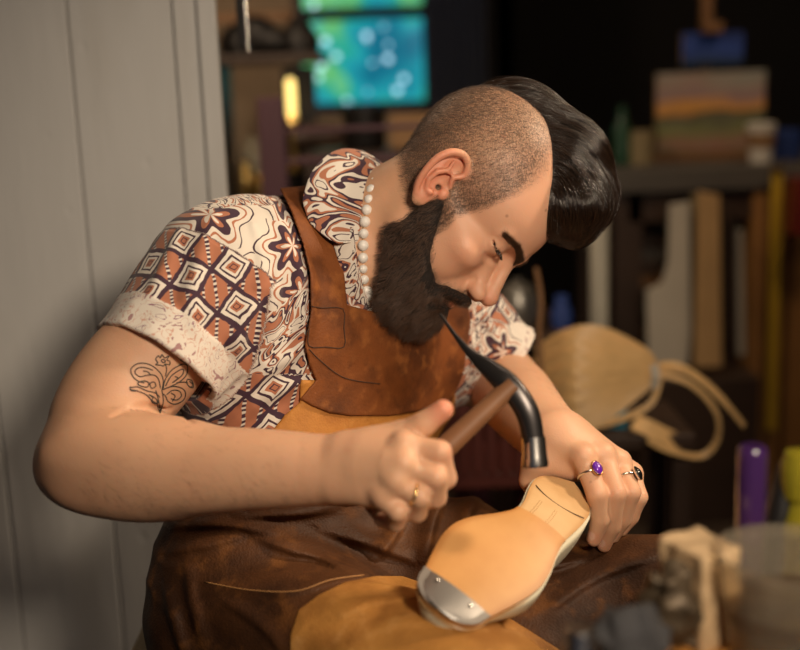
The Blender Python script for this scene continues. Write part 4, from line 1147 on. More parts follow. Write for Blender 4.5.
# ================================================================== the workshop round him
def gp(px, py, D): return P(px, py, D)
def zpx(z, D, px=400):          # picture row of height z at that depth (for laying out)
    return 325 + ((1.15 - z) - D * math.sin(PITCH)) / math.cos(PITCH) / D * FPX
def struct(o): o['kind'] = 'structure'; return o
R_ = dict(
    white=None, oak=simple('orange_oak', (.36, .17, .05), .55, nscale=10, vary=.3),
    floor=simple('dark_floor', (.045, .028, .018), .7, nscale=5, vary=.5),
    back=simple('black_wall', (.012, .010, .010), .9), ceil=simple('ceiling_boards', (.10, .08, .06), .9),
    darkwood=simple('dark_wood', (.045, .024, .015), .5, nscale=9, vary=.4), midwood=simple('brown_wood', (.22, .105, .04), .55, nscale=10, vary=.3),
    pine=simple('pine_board', (.52, .32, .14), .6, nscale=10, vary=.2), pale=simple('pale_board', (.55, .50, .42), .7, nscale=8, vary=.12),
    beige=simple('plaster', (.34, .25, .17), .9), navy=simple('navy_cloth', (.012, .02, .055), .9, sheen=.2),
    plum=simple('plum_paint', (.085, .03, .045), .45), red=simple('dark_red_wood', (.09, .016, .01), .5), iron=simple('black_iron', (.016, .014, .014), .45, .5),
    brass=simple('brass', (.85, .60, .22), .3, 1), blue=simple('blue_plastic', (.01, .30, .46), .4), bluep=simple('cobalt_paint', (.02, .05, .22), .6),
    paper=simple('white_paper', (.72, .68, .62), .7), kraft=simple('kraft_paper', (.30, .17, .08), .8), strap=simple('yellow_webbing', (.60, .38, .025), .6),
    redp=simple('red_tin', (.16, .015, .012), .4), rawhide=simple('rawhide_strip', (.78, .50, .22), .45, nscale=18, vary=.22), grey=simple('grey_board', (.10, .088, .078), .7),
    khaki=simple('khaki_can', (.28, .22, .12), .5), green=simple('green_glass_dark', (.02, .07, .04), .2), bench=simple('bench_top', (.17, .085, .035), .65, nscale=14, vary=.4),
)
# painted board wall behind his shoulder: boards, dents and old brush marks
m = Mat('painted_boards'); o_ = m.obj(); n = m.tex('Noise', 3.2, o_, Detail=4.0)
c = m.mix(n, (.53, .525, .51), (.62, .61, .60)); c = m.mix(m.f('MULTIPLY', m.step(m.tex('Noise', 9, m.mapv(o_, sc=(1, 1, .3)), Detail=5.0), .6, .1), .25), c, (.42, .39, .34))
m.set(color=c, rough=.62, normal=m.bump(m.f('ADD', m.tex('Noise', 26, m.mapv(o_, sc=(1.2, 1, .25)), Detail=4.0), m.f('MULTIPLY', m.step(m.tex('Voronoi', 17, m.mapv(o_, sc=(1, 1, .7))), .09, .05), .35)), .28, .006))
R_['white'] = m.m
EDGE = gp(236, 325, 1.72); WD = nrm(V(-1, -.10, 0))      # wall runs left and a touch nearer
WN = V(-WD[1], WD[0], 0) if V(-WD[1], WD[0], 0)[1] < 0 else V(WD[1], -WD[0], 0)
wb = MB(); x0 = .058; RW = np.stack([WD, WN, V(0, 0, 1)], 1)
for wd in (.145, .150, .160, .155, .15, .15, .15):
    wb.box(EDGE + WD * (x0 + wd / 2) - WN * .006 + V(0, 0, 1.3 - EDGE[2]), (wd - .0012, .024, 2.6), RW); x0 += wd
struct(wb.build('wall_left', R_['white'], bevel=.003, seg=2))
tr = MB(); tr.box(EDGE + WD * .012 + WN * .004 + V(0, 0, 1.3 - EDGE[2]), (.026, .046, 2.6), RW); tr.box(EDGE + WD * .042 + WN * .001 + V(0, 0, 1.3 - EDGE[2]), (.033, .03, 2.6), RW)
struct(tr.build('trim_1', R_['white'], bevel=.003, seg=2))
hb_ = empty('door_hinge', gp(239, 12, 1.66), label='black iron hinge on the edge of the white board wall', cat='hinge')
MB().box(gp(241, 10, 1.655), (.012, .02, .10)).build('leaf', R_['iron'], hb_, bevel=.001)
MB().lathe([(.0025, -.055), (.0025, .04)], c=gp(246, 12, 1.65), n=12).build('pin', M['silver'], hb_, smooth=True)
# shell of the room
def slab(name, lo, hi, mat): 
    lo = V(*lo); hi = V(*hi); return struct(MB().box((lo + hi) / 2, hi - lo).build(name, mat))
slab('floor', (-2.6, -1.6, -.05), (3.4, 5.6, 0), R_['floor'])
slab('ceiling', (-2.6, -1.6, 2.7), (3.4, 5.6, 2.75), R_['ceil'])
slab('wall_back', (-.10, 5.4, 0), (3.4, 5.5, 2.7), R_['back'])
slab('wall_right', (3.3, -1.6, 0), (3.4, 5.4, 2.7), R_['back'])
# back-left bay: plaster wall with the window
WY = 4.05
wl = gp(299, 60, WY / 1.0); 
def at_y(px, py, y):            # the point on the plane of that world y seen at a picture place
    d = gp(px, py, 1.0) - CAM; return CAM + d * (y / d[1])
a0, a1 = at_y(300, 112, WY), at_y(428, -70, WY)
slab('wall_back_left', (-2.6, WY, 0), (a0[0], WY + .1, 2.7), R_['beige'])
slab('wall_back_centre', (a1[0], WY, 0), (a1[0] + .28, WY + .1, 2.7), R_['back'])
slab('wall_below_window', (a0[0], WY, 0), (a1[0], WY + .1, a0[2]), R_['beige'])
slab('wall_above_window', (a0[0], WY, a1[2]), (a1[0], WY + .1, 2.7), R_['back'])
slab('wall_left_far', (-2.6, -1.6, 0), (-2.5, WY, 2.7), R_['beige'])
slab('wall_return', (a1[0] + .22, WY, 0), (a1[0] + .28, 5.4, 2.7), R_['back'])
m = Mat('sunlit_leaves_glass'); o_ = m.obj()
n1 = m.tex('Noise', 4.5, o_, Detail=2.0); n2 = m.tex('Noise', 11, o_, Detail=1.0)
n1 = m.f('ADD', m.f('MULTIPLY', m.f('SUBTRACT', n1, .5), 1.5), .5)
c = m.ramp(n1, [(.25, (.0, .16, .26)), (.42, (.01, .36, .44)), (.52, (.02, .42, .30)), (.60, (.16, .58, .16)), (.70, (.05, .50, .52))])
vo = m.tex('Voronoi', 17, o_); sp_ = m.f('MULTIPLY', m.f('SUBTRACT', 1, m.step(vo, .21, .04)), m.step(n2, .47, .06))
c = m.mix(m.f('MULTIPLY', sp_, .9), c, (.55, .85, 1.0))
m.set(color=(.02, .05, .06), emit=c, estr=m.f('ADD', .9, m.f('MULTIPLY', sp_, .7)), rough=.1)
win = empty('window_1', (a0[0], WY, a0[2])); win['kind'] = 'structure'
gl = V((a0[0] + a1[0]) / 2, WY + .05, (a0[2] + a1[2]) / 2); W_, H_ = a1[0] - a0[0], a1[2] - a0[2]
MB().box(gl, (W_, .01, H_)).build('window_pane', m.m, win)
zr = at_y(360, 13, WY)[2]
wf = MB(); wf.box((gl[0], WY + .02, zr), (W_, .06, .040)); wf.box((gl[0] + W_ / 2 - .01, WY + .02, gl[2]), (.03, .06, H_)); wf.box((gl[0] - W_ / 2 + .005, WY + .02, gl[2]), (.02, .06, H_)); wf.box((gl[0], WY + .02, gl[2] - H_ / 2 + .01), (W_, .08, .03)); wf.box((gl[0], WY + .02, gl[2] + H_ / 2 - .01), (W_, .06, .03))
wf.build('window_frame', R_['navy'], win)
# navy curtain beside the window
v = []; x0, x1 = at_y(424, 50, WY - .12)[0], at_y(486, 50, WY - .12)[0]; n_ = 90
for z in (2.5, .25):
    for s in (0, 1):
        for i in range(n_): v.append((x0 + (x1 - x0) * i / (n_ - 1), WY - .10 - s * .006 + .022 * math.sin(i * .55) + .01 * math.sin(i * 1.7), z))
q = []
for i in range(n_ - 1):
    A, B_, C_, D_ = i, n_ + i, 2 * n_ + i, 3 * n_ + i
    q += [(A, A + 1, C_ + 1, C_), (B_, D_, D_ + 1, B_ + 1), (A, B_, B_ + 1, A + 1), (C_, C_ + 1, D_ + 1, D_)]
q += [(0, 2 * n_, 3 * n_, n_), (n_ - 1, 2 * n_ - 1, 4 * n_ - 1, 3 * n_ - 1)]
mesh_np('curtain', np.array(v), np.array(q), R_['navy'], label='dark navy curtain hanging beside the bright window', cat='curtain')
# shelf unit with its load, left of the window
def thing(name, loc, label, cat, group=None): return empty(name, loc, label=label, cat=cat, group=group)
sY = 2.95
def bxp(mb, px0, py0, px1, py1, y, dep):
    a, b_ = at_y(px0, py1, y), at_y(px1, py0, y); c = (a + b_) / 2; return mb.box((c[0], y + dep / 2, c[2]), (abs(b_[0] - a[0]), dep, abs(b_[2] - a[2])))
zs = at_y(280, 62, sY)[2]
sh = thing('wall_shelf', at_y(270, 62, sY), 'dark wooden shelf below the beam, left of the bright window', 'shelf')
bxp(MB(), 205, 52, 322, 66, sY, .3).build('shelf_board', R_['darkwood'], sh, bevel=.004)
sidb = MB(); bxp(sidb, 205, 52, 213, 560, sY, .3); sidb.build('upright', R_['darkwood'], sh)
bxp(MB(), 305, 66, 314, 505, sY + .1, .03).build('upright', R_['iron'], sh)
bxp(MB(), 205, 205, 314, 213, sY, .3).build('shelf_board', R_['darkwood'], sh)
bm_ = MB(); bxp(bm_, 200, 10, 300, 24, 3.3, .06); o = bm_.build('ceiling_rail', R_['midwood'], smooth=False); setp(o, 'brown wooden rail high on the wall above the shelf', 'rail')
# things on the shelf
tb = MB(); tb.lathe([(.001, 0), (.05, .003), (.052, .04), (.03, .075), (.012, .10), (.01, .16)], c=at_y(300, 52, sY + .12) * V(1, 1, 0) + V(0, 0, zs + .02), n=20)
setp(tb.build('oil_lamp_base', R_['iron'], smooth=True), 'black bell-shaped iron vessel on the upper shelf', 'vessel')
rg = Field(); c0 = at_y(262, 40, sY + .12); c0[2] = zs + .055
rg.poly([c0 + V(-.06, 0, -.01), c0 + V(-.02, .01, .01), c0 + V(.04, -.01, -.01)], [.05, .055, .04], k=.01)
v_, q_ = mesh_field(lambda p: np.maximum(rg.ev(p) + .008 * noise(p, 22), zs + .013 - p[:, 2]), c0 - .14, c0 + .14, .007); mesh_np('dark_cloth_bundle', v_, q_, R_['iron'], label='crumpled black cloth bundle on the upper shelf', cat='cloth')
# lit brass tube lamp
zc = at_y(292, 117, sY + .05)
lt = thing('candle_lamp', zc, 'small glowing yellow tube lamp on a brass cup below the shelf', 'lamp')
mg = Mat('warm_glow').set(color=(.9, .7, .3), emit=(1.0, .72, .22), estr=1.7).m
MB().lathe([(.011, 0), (.012, .02), (.012, .086), (.008, .096), (.001, .098)], c=zc, n=20).build('lamp_tube', mg, lt, smooth=True)
MB().lathe([(.012, -.14), (.03, -.135), (.03, -.125), (.008, -.11), (.008, -.015), (.021, -.01), (.015, .004)], c=zc, n=20).build('lamp_base', R_['brass'], lt, smooth=True)
# glass jars, brass bits at the far left gap
mgl = Mat('jar_glass').set(color=(.75, .72, .6), rough=.08, trans=.85, ior=1.3).m
for (px, py, hgt, r, nm_, lab, mt) in ((252, 128, .16, .035, 'glass_jar', 'clear glass jar standing left of the glowing tube lamp', mgl), (262, 196, .07, .03, 'brass_bowl', 'small brass bowl at the edge of the white wall', R_['brass']), (247, 196, .10, .02, 'brass_cup', 'narrow brass cup next to the brass bowl', R_['brass'])):
    zb = at_y(260, 205, sY)[2] if py > 150 else at_y(260, 205, sY)[2]
    c = at_y(px, py, sY + (.2 if nm_ == 'glass_jar' else .06 if nm_ == 'brass_bowl' else .13)); c[2] = zb + .001
    setp(MB().lathe([(.001, 0), (r * .8, 0), (r, hgt * .2), (r, hgt * .8), (r * .7, hgt * .92), (r * .75, hgt), (r * .68, hgt), (r * .62, hgt * .9), (r * .9, hgt * .78), (r * .9, hgt * .2), (.001, hgt * .06)], c=c, n=24, cap0=False, cap1=False).build(nm_, mt, smooth=True), lab, nm_.split('_')[1])
# plum chair: back post and rails
cY = 2.35
pc = thing('plum_chair', at_y(276, 200, cY) * V(1, 1, 0), 'plum painted wooden chair seen over his back', 'chair')
def post(px0, py0, px1, py1, y, dep, mat, parent, nm_='post', z0=None, z1=None):
    a, b_ = at_y(px0, py1, y), at_y(px1, py0, y); zl = a[2] if z0 is None else z0; zh = b_[2] if z1 is None else z1
    return MB().box(((a[0] + b_[0]) / 2, y + dep / 2, (zl + zh) / 2), (abs(b_[0] - a[0]), dep, zh - zl)).build(nm_, mat, parent, bevel=.003)
post(268, 97, 283, 300, cY, .03, R_['plum'], pc, 'back_post', z0=.0)
post(468, 150, 484, 300, cY, .03, R_['plum'], pc, 'back_post', z0=.0)
post(280, 122, 470, 134, cY + .005, .018, R_['plum'], pc, 'back_rail'); post(280, 152, 470, 165, cY + .005, .018, R_['plum'], pc, 'back_rail')
s_ = at_y(375, 400, cY); MB().box((s_[0], cY + .19, .45), (.44, .34, .035)).build('seat', R_['plum'], pc, bevel=.004)
for dx in (-.19, .19): MB().box((s_[0] + dx, cY + .33, .216), (.035, .035, .43)).build('leg', R_['plum'], pc)
# small bench behind holding the black pot and boxes
bY = 2.75
tz = at_y(365, 152, bY)[2]
tbx = at_y(386, 152, bY)[0]
tt_ = thing('side_table', V(tbx, bY + .2, 0), 'dark side table carrying the black pot, under the window', 'table')
MB().box((tbx, bY + .095, tz - .015), (.40, .19, .03)).build('table_top', R_['darkwood'], tt_, bevel=.003)
for dx in (-.17, .17):
    for dy in (.025, .165): MB().box((tbx + dx, bY + dy, (tz - .03) / 2), (.04, .04, tz - .03)).build('leg', R_['darkwood'], tt_)
c = V(at_y(365, 150, bY + .1)[0], bY + .1, tz + .001)
setp(MB().lathe([(.001, 0), (.048, 0), (.052, .01), (.052, .085), (.056, .088), (.056, .098), (.05, .098), (.046, .09), (.046, .02), (.001, .015)], c=c, n=32, cap0=False, cap1=False).build('black_pot', R_['iron'], smooth=True), 'round black pot with a lip on the side table', 'pot')
c = V(at_y(322, 150, bY + .1)[0], bY + .09, tz + .03)
setp(MB().tube([c + V(-.06, 0, 0), c + V(-.02, 0, .012), c + V(.03, .01, .006), c + V(.06, .02, -.004)], [.022, .029, .027, .018], n=14).build('leather_roll', R_['darkwood'], smooth=True), 'dark rolled leather lying left of the black pot', 'leather roll')
c = V(at_y(418, 150, bY + .1)[0], bY + .1, tz + .001)
setp(MB().box(c + V(0, 0, .04), (.13, .1, .08)).build('cardboard_box', R_['kraft'], bevel=.004), 'brown cardboard box right of the black pot', 'box')
c = V(at_y(440, 150, bY + .1)[0] + .05, bY + .1, tz + .001)
setp(MB().box(c + V(0, 0, .012), (.12, .09, .024)).build('blue_tin', R_['bluep'], bevel=.003), 'flat cobalt blue tin behind his neck', 'tin')
# dark red slatted chair behind the hammer
rY = 1.95
rc = thing('slatted_chair', at_y(486, 480, rY) * V(1, 1, 0), 'dark red slatted chair behind the hammer', 'chair')
zt = at_y(480, 398, rY)[2]
for i, px in enumerate((432, 446, 460, 474, 488, 502, 516)):
    post(px, 398, px + 9, 560, rY, .014, R_['red'], rc, 'back_slat', z0=.46, z1=zt)
post(424, 398, 432, 560, rY, .03, R_['red'], rc, 'back_post', z0=0, z1=zt + .02); post(528, 398, 537, 560, rY, .03, R_['red'], rc, 'back_post', z0=0, z1=zt + .02)
post(424, 390, 537, 402, rY - .004, .022, R_['red'], rc, 'top_rail')
cx_ = at_y(480, 400, rY)[0]; MB().box((cx_, rY + .1, .445), (.22, .18, .03)).build('seat', R_['red'], rc, bevel=.003)
for dx in (-.09, .09): MB().box((cx_ + dx, rY + .17, .215), (.03, .03, .43)).build('leg', R_['red'], rc)
# ---- right side: long bench against the dark wall
tY = 3.05; tz = at_y(700, 168, tY)[2]
x0, x1 = at_y(612, 170, tY)[0], at_y(830, 170, tY)[0] + .3
wbk = thing('long_workbench', V((x0 + x1) / 2, tY + .35, 0), 'long dark workbench against the black wall, with boards under it', 'workbench')
MB().box(((x0 + x1) / 2, tY + .35, tz - .03), (x1 - x0, .7, .06)).build('bench_top', R_['grey'], wbk, bevel=.004)
MB().box(((x0 + x1) / 2, tY + .04, tz - .10), (x1 - x0 - .1, .03, .08)).build('apron_rail', R_['darkwood'], wbk)
xp0, xp1 = at_y(752, 300, tY)[0], at_y(800, 300, tY)[0]
MB().box((xp0 + .045, tY + .06, (tz - .06) / 2), (.09, .09, tz - .06)).build('leg', R_['oak'], wbk)
MB().box((xp1 + .01, tY + .06, (tz - .06) / 2), (.07, .09, tz - .06)).build('leg', R_['oak'], wbk)
MB().box((x0 + .05, tY + .06, (tz - .06) / 2), (.07, .07, tz - .06)).build('leg', R_['darkwood'], wbk)
MB().box((x0 + .05, tY + .64, (tz - .06) / 2), (.07, .07, tz - .06)).build('leg', R_['darkwood'], wbk)
zl = at_y(640, 372, tY)[2]
MB().box(((x0 + xp0) / 2, tY + .35, zl - .015), (xp0 - x0 - .02, .6, .03)).build('lower_shelf', R_['darkwood'], wbk)
# stored lumber lying under the bench
k = 0
for (pxa, pxb, py, yy) in ((632, 672, 222, .10), (636, 668, 236, .12), (630, 660, 250, .09), (636, 672, 264, .13), (632, 668, 278, .1), (638, 674, 292, .12), (632, 664, 306, .09), (636, 670, 322, .12), (632, 672, 338, .1), (636, 668, 354, .12)):
    a, b_ = at_y(pxa, py, tY + yy), at_y(pxb, py + 8, tY + yy); zz = zl + .001 + (9 - k) * .0365
    mt = ('darkwood', 'grey', 'darkwood', 'midwood')[k % 4]
    setp(MB().box(((a[0] + b_[0]) / 2, tY + .28 + .01 * (k % 2), zz + .0175), (abs(b_[0] - a[0]), .42, .034)).build('stacked_plank', R_[mt], bevel=.002),
         ('topmost' if k == 0 else 'lowest' if k == 9 else ['second', 'third', 'fourth', 'fifth', 'sixth', 'seventh', 'eighth', 'ninth'][k - 1]) + ' plank from the top in the pile under the workbench' if k not in (0, 9) else ('topmost' if k == 0 else 'lowest') + ' plank of the pile under the workbench', 'plank', 'planks piled under the workbench'); k += 1
# boards standing up against the bench
za = at_y(700, 368, tY - .19)[2]
def board(pl, y, th_, mat, nm_, lab, z0=None, lean=.0):
    pts = [at_y(px, py, y) for px, py in pl]
    for p in pts:
        if p[2] < za + .03: p[2] = za + .001
    if z0 is not None:
        for p in pts:
            if p[2] < z0 + .02: p[2] = z0
    zmin = min(p[2] for p in pts); n_ = len(pts)
    v = [(p[0], y + lean * (p[2] - zmin), p[2]) for p in pts] + [(p[0], y + th_ + lean * (p[2] - zmin), p[2]) for p in pts]
    f = [tuple(range(n_)), tuple(range(n_, 2 * n_))[::-1]] + [(i, (i + 1) % n_, n_ + (i + 1) % n_, n_ + i) for i in range(n_)]
    return setp(MB().add(v, f).build(nm_, mat, bevel=.002), lab, 'board')
fz = 0.002
def down(px, y):                # row where the floor is met
    return 325 + FPX * ((CAM - V((px - 400) / FPX * y, y, 0)) @ UPV) / (V((px - 400) / FPX * y, y, -1.15) @ FWD)
board([(672, 206), (692, 203), (692, 330), (688, 372), (648, 392), (648, 292), (664, 284), (670, 262)], tY - .16, .016, R_['pale'], 'cut_board', 'pale stepped board leaning on the workbench', lean=.05)
board([(694, 196), (700, 194), (702, 386), (692, 386)], tY - .13, .012, R_['khaki'], 'thin_board', 'narrow khaki board between the pale stepped board and the pine board', lean=.04)
board([(701, 192), (722, 196), (722, 364), (695, 366)], tY - .19, .018, R_['pine'], 'pine_board', 'yellow pine board standing upright before the workbench', lean=.04)
board([(727, 205), (733, 205), (735, 400), (729, 400)], tY - .10, .014, R_['darkwood'], 'thin_board', 'dark narrow board right of the pine board', lean=.03)
board([(738, 230), (744, 230), (744, 396), (737, 396)], tY - .08, .014, R_['pale'], 'thin_board', 'pale narrow board nearest the bench leg', lean=.03)
# crate that the boards stand on
za = at_y(700, 368, tY - .19)[2]
xa, xb = at_y(640, 400, tY - .2)[0], at_y(756, 400, tY - .2)[0]
setp(MB().box(((xa + xb) / 2, tY - .13, (za - .02) / 2), (xb - xa, .2, za - .02)).build('low_crate', R_['darkwood'], bevel=.004), 'low dark crate under the leaning boards', 'crate')
# strap hanging on the bench leg
ys = tY - .012
ps = [at_y(777, 168, tY - .03), at_y(777, 172, ys), at_y(774, 300, ys), at_y(771, 430, ys)]
sb_ = MB(); v = []
for p in ps: v += [p + V(-.014, 0, 0), p + V(.014, 0, 0), p + V(.014, -.003, 0), p + V(-.014, -.003, 0)]
f = [(i * 4 + a, i * 4 + (a + 1) % 4, (i + 1) * 4 + (a + 1) % 4, (i + 1) * 4 + a) for i in range(3) for a in range(4)] + [(0, 1, 2, 3), (15, 14, 13, 12)]
setp(sb_.add(v, f).build('hanging_strap', R_['strap']), 'yellow webbing strap hanging down the bench leg', 'strap')
bxr = MB(); bxp(bxr, 794, 178, 830, 236, tY - .10, .08); setp(bxr.build('red_tin', R_['redp'], bevel=.003), 'red tin hung at the right edge below the bench top', 'tin')
# paper cup, easel, paintings
c = at_y(760, 168, tY + .1); c[2] = tz
cp = thing('paper_cup', c, 'paper coffee cup with a brown sleeve on the workbench', 'cup')
MB().lathe([(.001, 0), (.028, 0), (.038, .098), (.036, .098), (.027, .004), (.001, .004)], c=c + V(0, 0, .001), n=28, cap0=False, cap1=False).build('cup_body', R_['paper'], cp, smooth=True)
MB().lathe([(.0328, .040), (.0372, .080), (.0382, .080), (.0338, .040), (.0328, .040)], c=c + V(0, 0, .001), n=28, cap0=False, cap1=False).build('sleeve', R_['kraft'], cp, smooth=True)
MB().lathe([(.0395, .096), (.0395, .103), (.033, .106), (.001, .106)], c=c + V(0, 0, .001), n=28, cap0=True, cap1=False).build('lid', R_['paper'], cp, smooth=True)
def canvas(name, px0, py0, px1, py1, y, mat, lab):
    a, b_ = at_y(px0, py1, y), at_y(px1, py0, y); c = (a + b_) / 2; w_, h_ = b_[0] - a[0], b_[2] - a[2]
    r = thing(name, V(c[0], y, a[2]), lab, 'painting')
    MB().box((c[0], y + .009, c[2]), (w_, .018, h_)).build('stretched_canvas', mat, r, bevel=.001)
    fr = MB()
    for sx in (-1, 1): fr.box((c[0] + sx * (w_ / 2 - .012), y + .024, c[2]), (.024, .012, h_))
    for sz in (-1, 1): fr.box((c[0], y + .024, c[2] + sz * (h_ / 2 - .012)), (w_ - .05, .012, .024))
    fr.build('stretcher_bars', R_['pine'], r); return a, b_
def paint(name, a, b_, stops, y):
    m = Mat(name); g = m.n('ShaderNodeNewGeometry').outputs['Position']; s = m.n('ShaderNodeSeparateXYZ'); m.put(s.inputs[0], g)
    t = m.f('DIVIDE', m.f('SUBTRACT', s.outputs[2], float(a[2])), float(b_[2] - a[2])); n = m.tex('Noise', 9, m.mapv(g, sc=(.6, 1, 2.0)), Detail=5.0); n2 = m.tex('Noise', 30, g, Detail=3.0)
    t = m.f('ADD', t, m.f('MULTIPLY', m.f('SUBTRACT', n, .5), .6)); c = m.ramp(t, stops); c = m.mix(m.f('MULTIPLY', n2, .35), c, m.ramp(m.tex('Noise', 14, g), [(.3, stops[0][1]), (.7, stops[-1][1])]))
    m.set(color=c, rough=.6, normal=m.bump(n2, .3, .003)); return m.m
yp = tY + .30
a, b_ = at_y(657, 153, yp), at_y(766, 70, yp)
ms = paint('sunset_canvas', a, b_, [(.0, (.24, .19, .11)), (.12, (.36, .16, .12)), (.25, (.22, .24, .07)), (.36, (.14, .15, .07)), (.42, (.06, .05, .06)), (.48, (.75, .36, .05)), (.60, (.80, .38, .12)), (.68, (.36, .22, .26)), (.82, (.42, .30, .26)), (1, (.36, .36, .33))], yp)
canvas('sunset_painting', 657, 70, 766, 153, yp, ms, 'painting of an orange sunset over green fields on the easel')
a2, b2 = at_y(683, 66, yp + .01), at_y(744, 31, yp + .01)
mb2 = paint('blue_canvas', a2, b2, [(0, (.02, .05, .04)), (.2, (.02, .05, .20)), (.5, (.03, .08, .40)), (1, (.02, .05, .28))], yp)
canvas('blue_painting', 683, 31, 744, 66, yp + .01, mb2, 'small cobalt blue painting clamped above the sunset painting')
ea = thing('easel', V(a[0] + .16, yp + .1, tz), 'wooden table easel holding the two paintings', 'easel')
xm = at_y(711, 40, yp)[0]; zt_ = at_y(711, -40, yp)[2]
MB().box((xm, yp + .055, (tz + zt_) / 2), (.030, .03, zt_ - tz)).build('mast', R_['midwood'], ea, bevel=.002)
MB().box((xm, yp - .012, b2[2] + .012 - (b2[2] - a2[2]) * .0), (.05, .05, .03)).build('top_clamp', R_['midwood'], ea, bevel=.003)
MB().box((xm, yp + .0, a[2] - .012), (.42, .09, .02)).build('ledge', R_['midwood'], ea, bevel=.002)
for dx in (-.19, .19): MB().box((xm + dx, yp + .03, (tz + a[2] - .02) / 2), (.03, .2, max(.01, a[2] - .022 - tz))).build('foot', R_['midwood'], ea)
# dim bottles and cups along the bench back
for px, hgt, r, mt, lab in ((622, .16, .026, 'green', 'green glass bottle nearest the swept hair'), (640, .09, .035, 'khaki', 'khaki can between the green bottle and the painting'), (786, .08, .04, 'bluep', 'blue enamel mug right of the paper cup')):
    c = at_y(px, 160, tY + .2); c[2] = tz + .001
    setp(MB().lathe([(.001, 0), (r, 0), (r, hgt * .62), (r * .45, hgt * .8), (r * .4, hgt), (.001, hgt)] if mt == 'green' else [(.001, 0), (r, 0), (r * 1.05, hgt), (r * .95, hgt), (r * .9, .01), (.001, .008)], c=c, n=20, cap0=False, cap1=False).build({'green': 'glass_bottle', 'khaki': 'tin_can', 'bluep': 'enamel_mug'}[mt], R_[mt], smooth=True), lab, {'green': 'bottle', 'khaki': 'can', 'bluep': 'mug'}[mt])
# ---- middle distance: white post, cable, jars, stool with the hide strips
yq = 2.45
setp(MB().lathe([(.020, 0), (.020, 1.0)], c=V(at_y(599, 300, yq)[0], yq, 0), n=20).build('white_pipe', simple('white_enamel', (.62, .58, .48), .35), smooth=True), 'upright white pipe below his swept hair', 'pipe')
bpy.data.objects['white_pipe'].scale = (1, 1, float(at_y(599, 205, yq)[2]))
yk = 2.26
zt_ = at_y(520, 335, yk)[2]; xk0, xk1 = at_y(496, 335, yk)[0], at_y(574, 335, yk)[0]
tb_ = thing('dark_stand', V((xk0 + xk1) / 2, yk + .12, 0), 'dark stand holding a steel kettle behind his left shoulder', 'stand')
MB().box(((xk0 + xk1) / 2, yk + .12, zt_ - .012), (xk1 - xk0, .3, .024)).build('stand_top', R_['darkwood'], tb_)
for dx in (-.06, .06): MB().box(((xk0 + xk1) / 2 + dx, yk + .12, (zt_ - .024) / 2), (.03, .2, zt_ - .024)).build('leg', R_['darkwood'], tb_)
c = V(at_y(522, 330, yk)[0], yk + .08, zt_ + .001)
setp(MB().lathe([(.001, 0), (.035, 0), (.042, .02), (.042, .06), (.03, .085), (.012, .092), (.012, .10), (.001, .10)], c=c, n=26, cap0=False, cap1=False).build('steel_kettle', simple('dull_steel', (.30, .28, .25), .35, .8), smooth=True), 'dull steel kettle right of his printed sleeve', 'kettle')
c = V(at_y(566, 330, yk)[0], yk + .06, zt_ + .001)
setp(MB().lathe([(.001, 0), (.02, 0), (.022, .03), (.014, .05), (.014, .065), (.001, .065)], c=c, n=22, cap0=False, cap1=False).build('blue_bottle', R_['bluep'], smooth=True), 'small blue bottle right of the steel kettle', 'bottle')
setp(MB().tube(catmull([at_y(536, 268, 1.9), at_y(541, 300, 1.88), at_y(539, 335, 1.87), at_y(541, 372, 1.86), at_y(544, 420, 1.85), at_y(540, 520, 1.86)], 8), .0045, n=10).build('brown_cord', R_['midwood'], smooth=True), 'brown cord hanging down beside the hide strips', 'cord')
# stool with the bundle
yh = 1.95; zst = at_y(610, 432, yh)[2]
sx = at_y(606, 430, yh)[0]
st_o = thing('low_table', V(sx, yh + .08, 0), 'low dark table under the bundle of hide strips', 'table')
MB().box((sx + .03, yh + .08, zst - .012), (.24, .22, .024)).build('table_top', R_['darkwood'], st_o, bevel=.003)
for dx in (-.09, .11):
    for dy in (0, .17): MB().box((sx + .02 + dx, yh + dy, (zst - .024) / 2), (.03, .03, zst - .024)).build('leg', R_['darkwood'], st_o)
bb = MB(); c = V(at_y(613, 400, yh)[0], yh + .06, zst); W2, D2, H2 = .052, .08, at_y(613, 376, yh)[2] - zst
for (cx2, cy2, wx, wy) in ((0, -D2 / 2, W2, .003), (0, D2 / 2, W2, .003), (-W2 / 2, 0, .003, D2), (W2 / 2, 0, .003, D2)): bb.box(c + V(cx2, cy2, H2 / 2), (wx, wy, H2))
bb.box(c + V(0, 0, .002), (W2, D2, .004)); setp(bb.build('blue_tub', R_['blue']), 'bright blue plastic tub under the hide strips', 'tub')
bd = thing('hide_strip_bundle', at_y(655, 375, yh), 'fan of tan rawhide strips tied at one end', 'leather bundle')
tie = at_y(656, 374, yh - .05)
def ribbon(pts, wd, th_, up):
    pts = np.array(pts); v = []; n_ = len(pts)
    for i, p in enumerate(pts):
        t = nrm(pts[min(i + 1, n_ - 1)] - pts[max(i - 1, 0)]); s = nrm(np.cross(t, up)); u = np.cross(s, t)
        w_ = wd if np.isscalar(wd) else wd[i]
        for a, b2_ in ((-1, -1), (1, -1), (1, 1), (-1, 1)): v.append(p + s * w_ / 2 * a + u * th_ / 2 * b2_)
    f = [(i * 4 + a, i * 4 + (a + 1) % 4, (i + 1) * 4 + (a + 1) % 4, (i + 1) * 4 + a) for i in range(n_ - 1) for a in range(4)] + [(0, 1, 2, 3), tuple((n_ - 1) * 4 + k for k in (3, 2, 1, 0))]
    return MB().add(v, f)
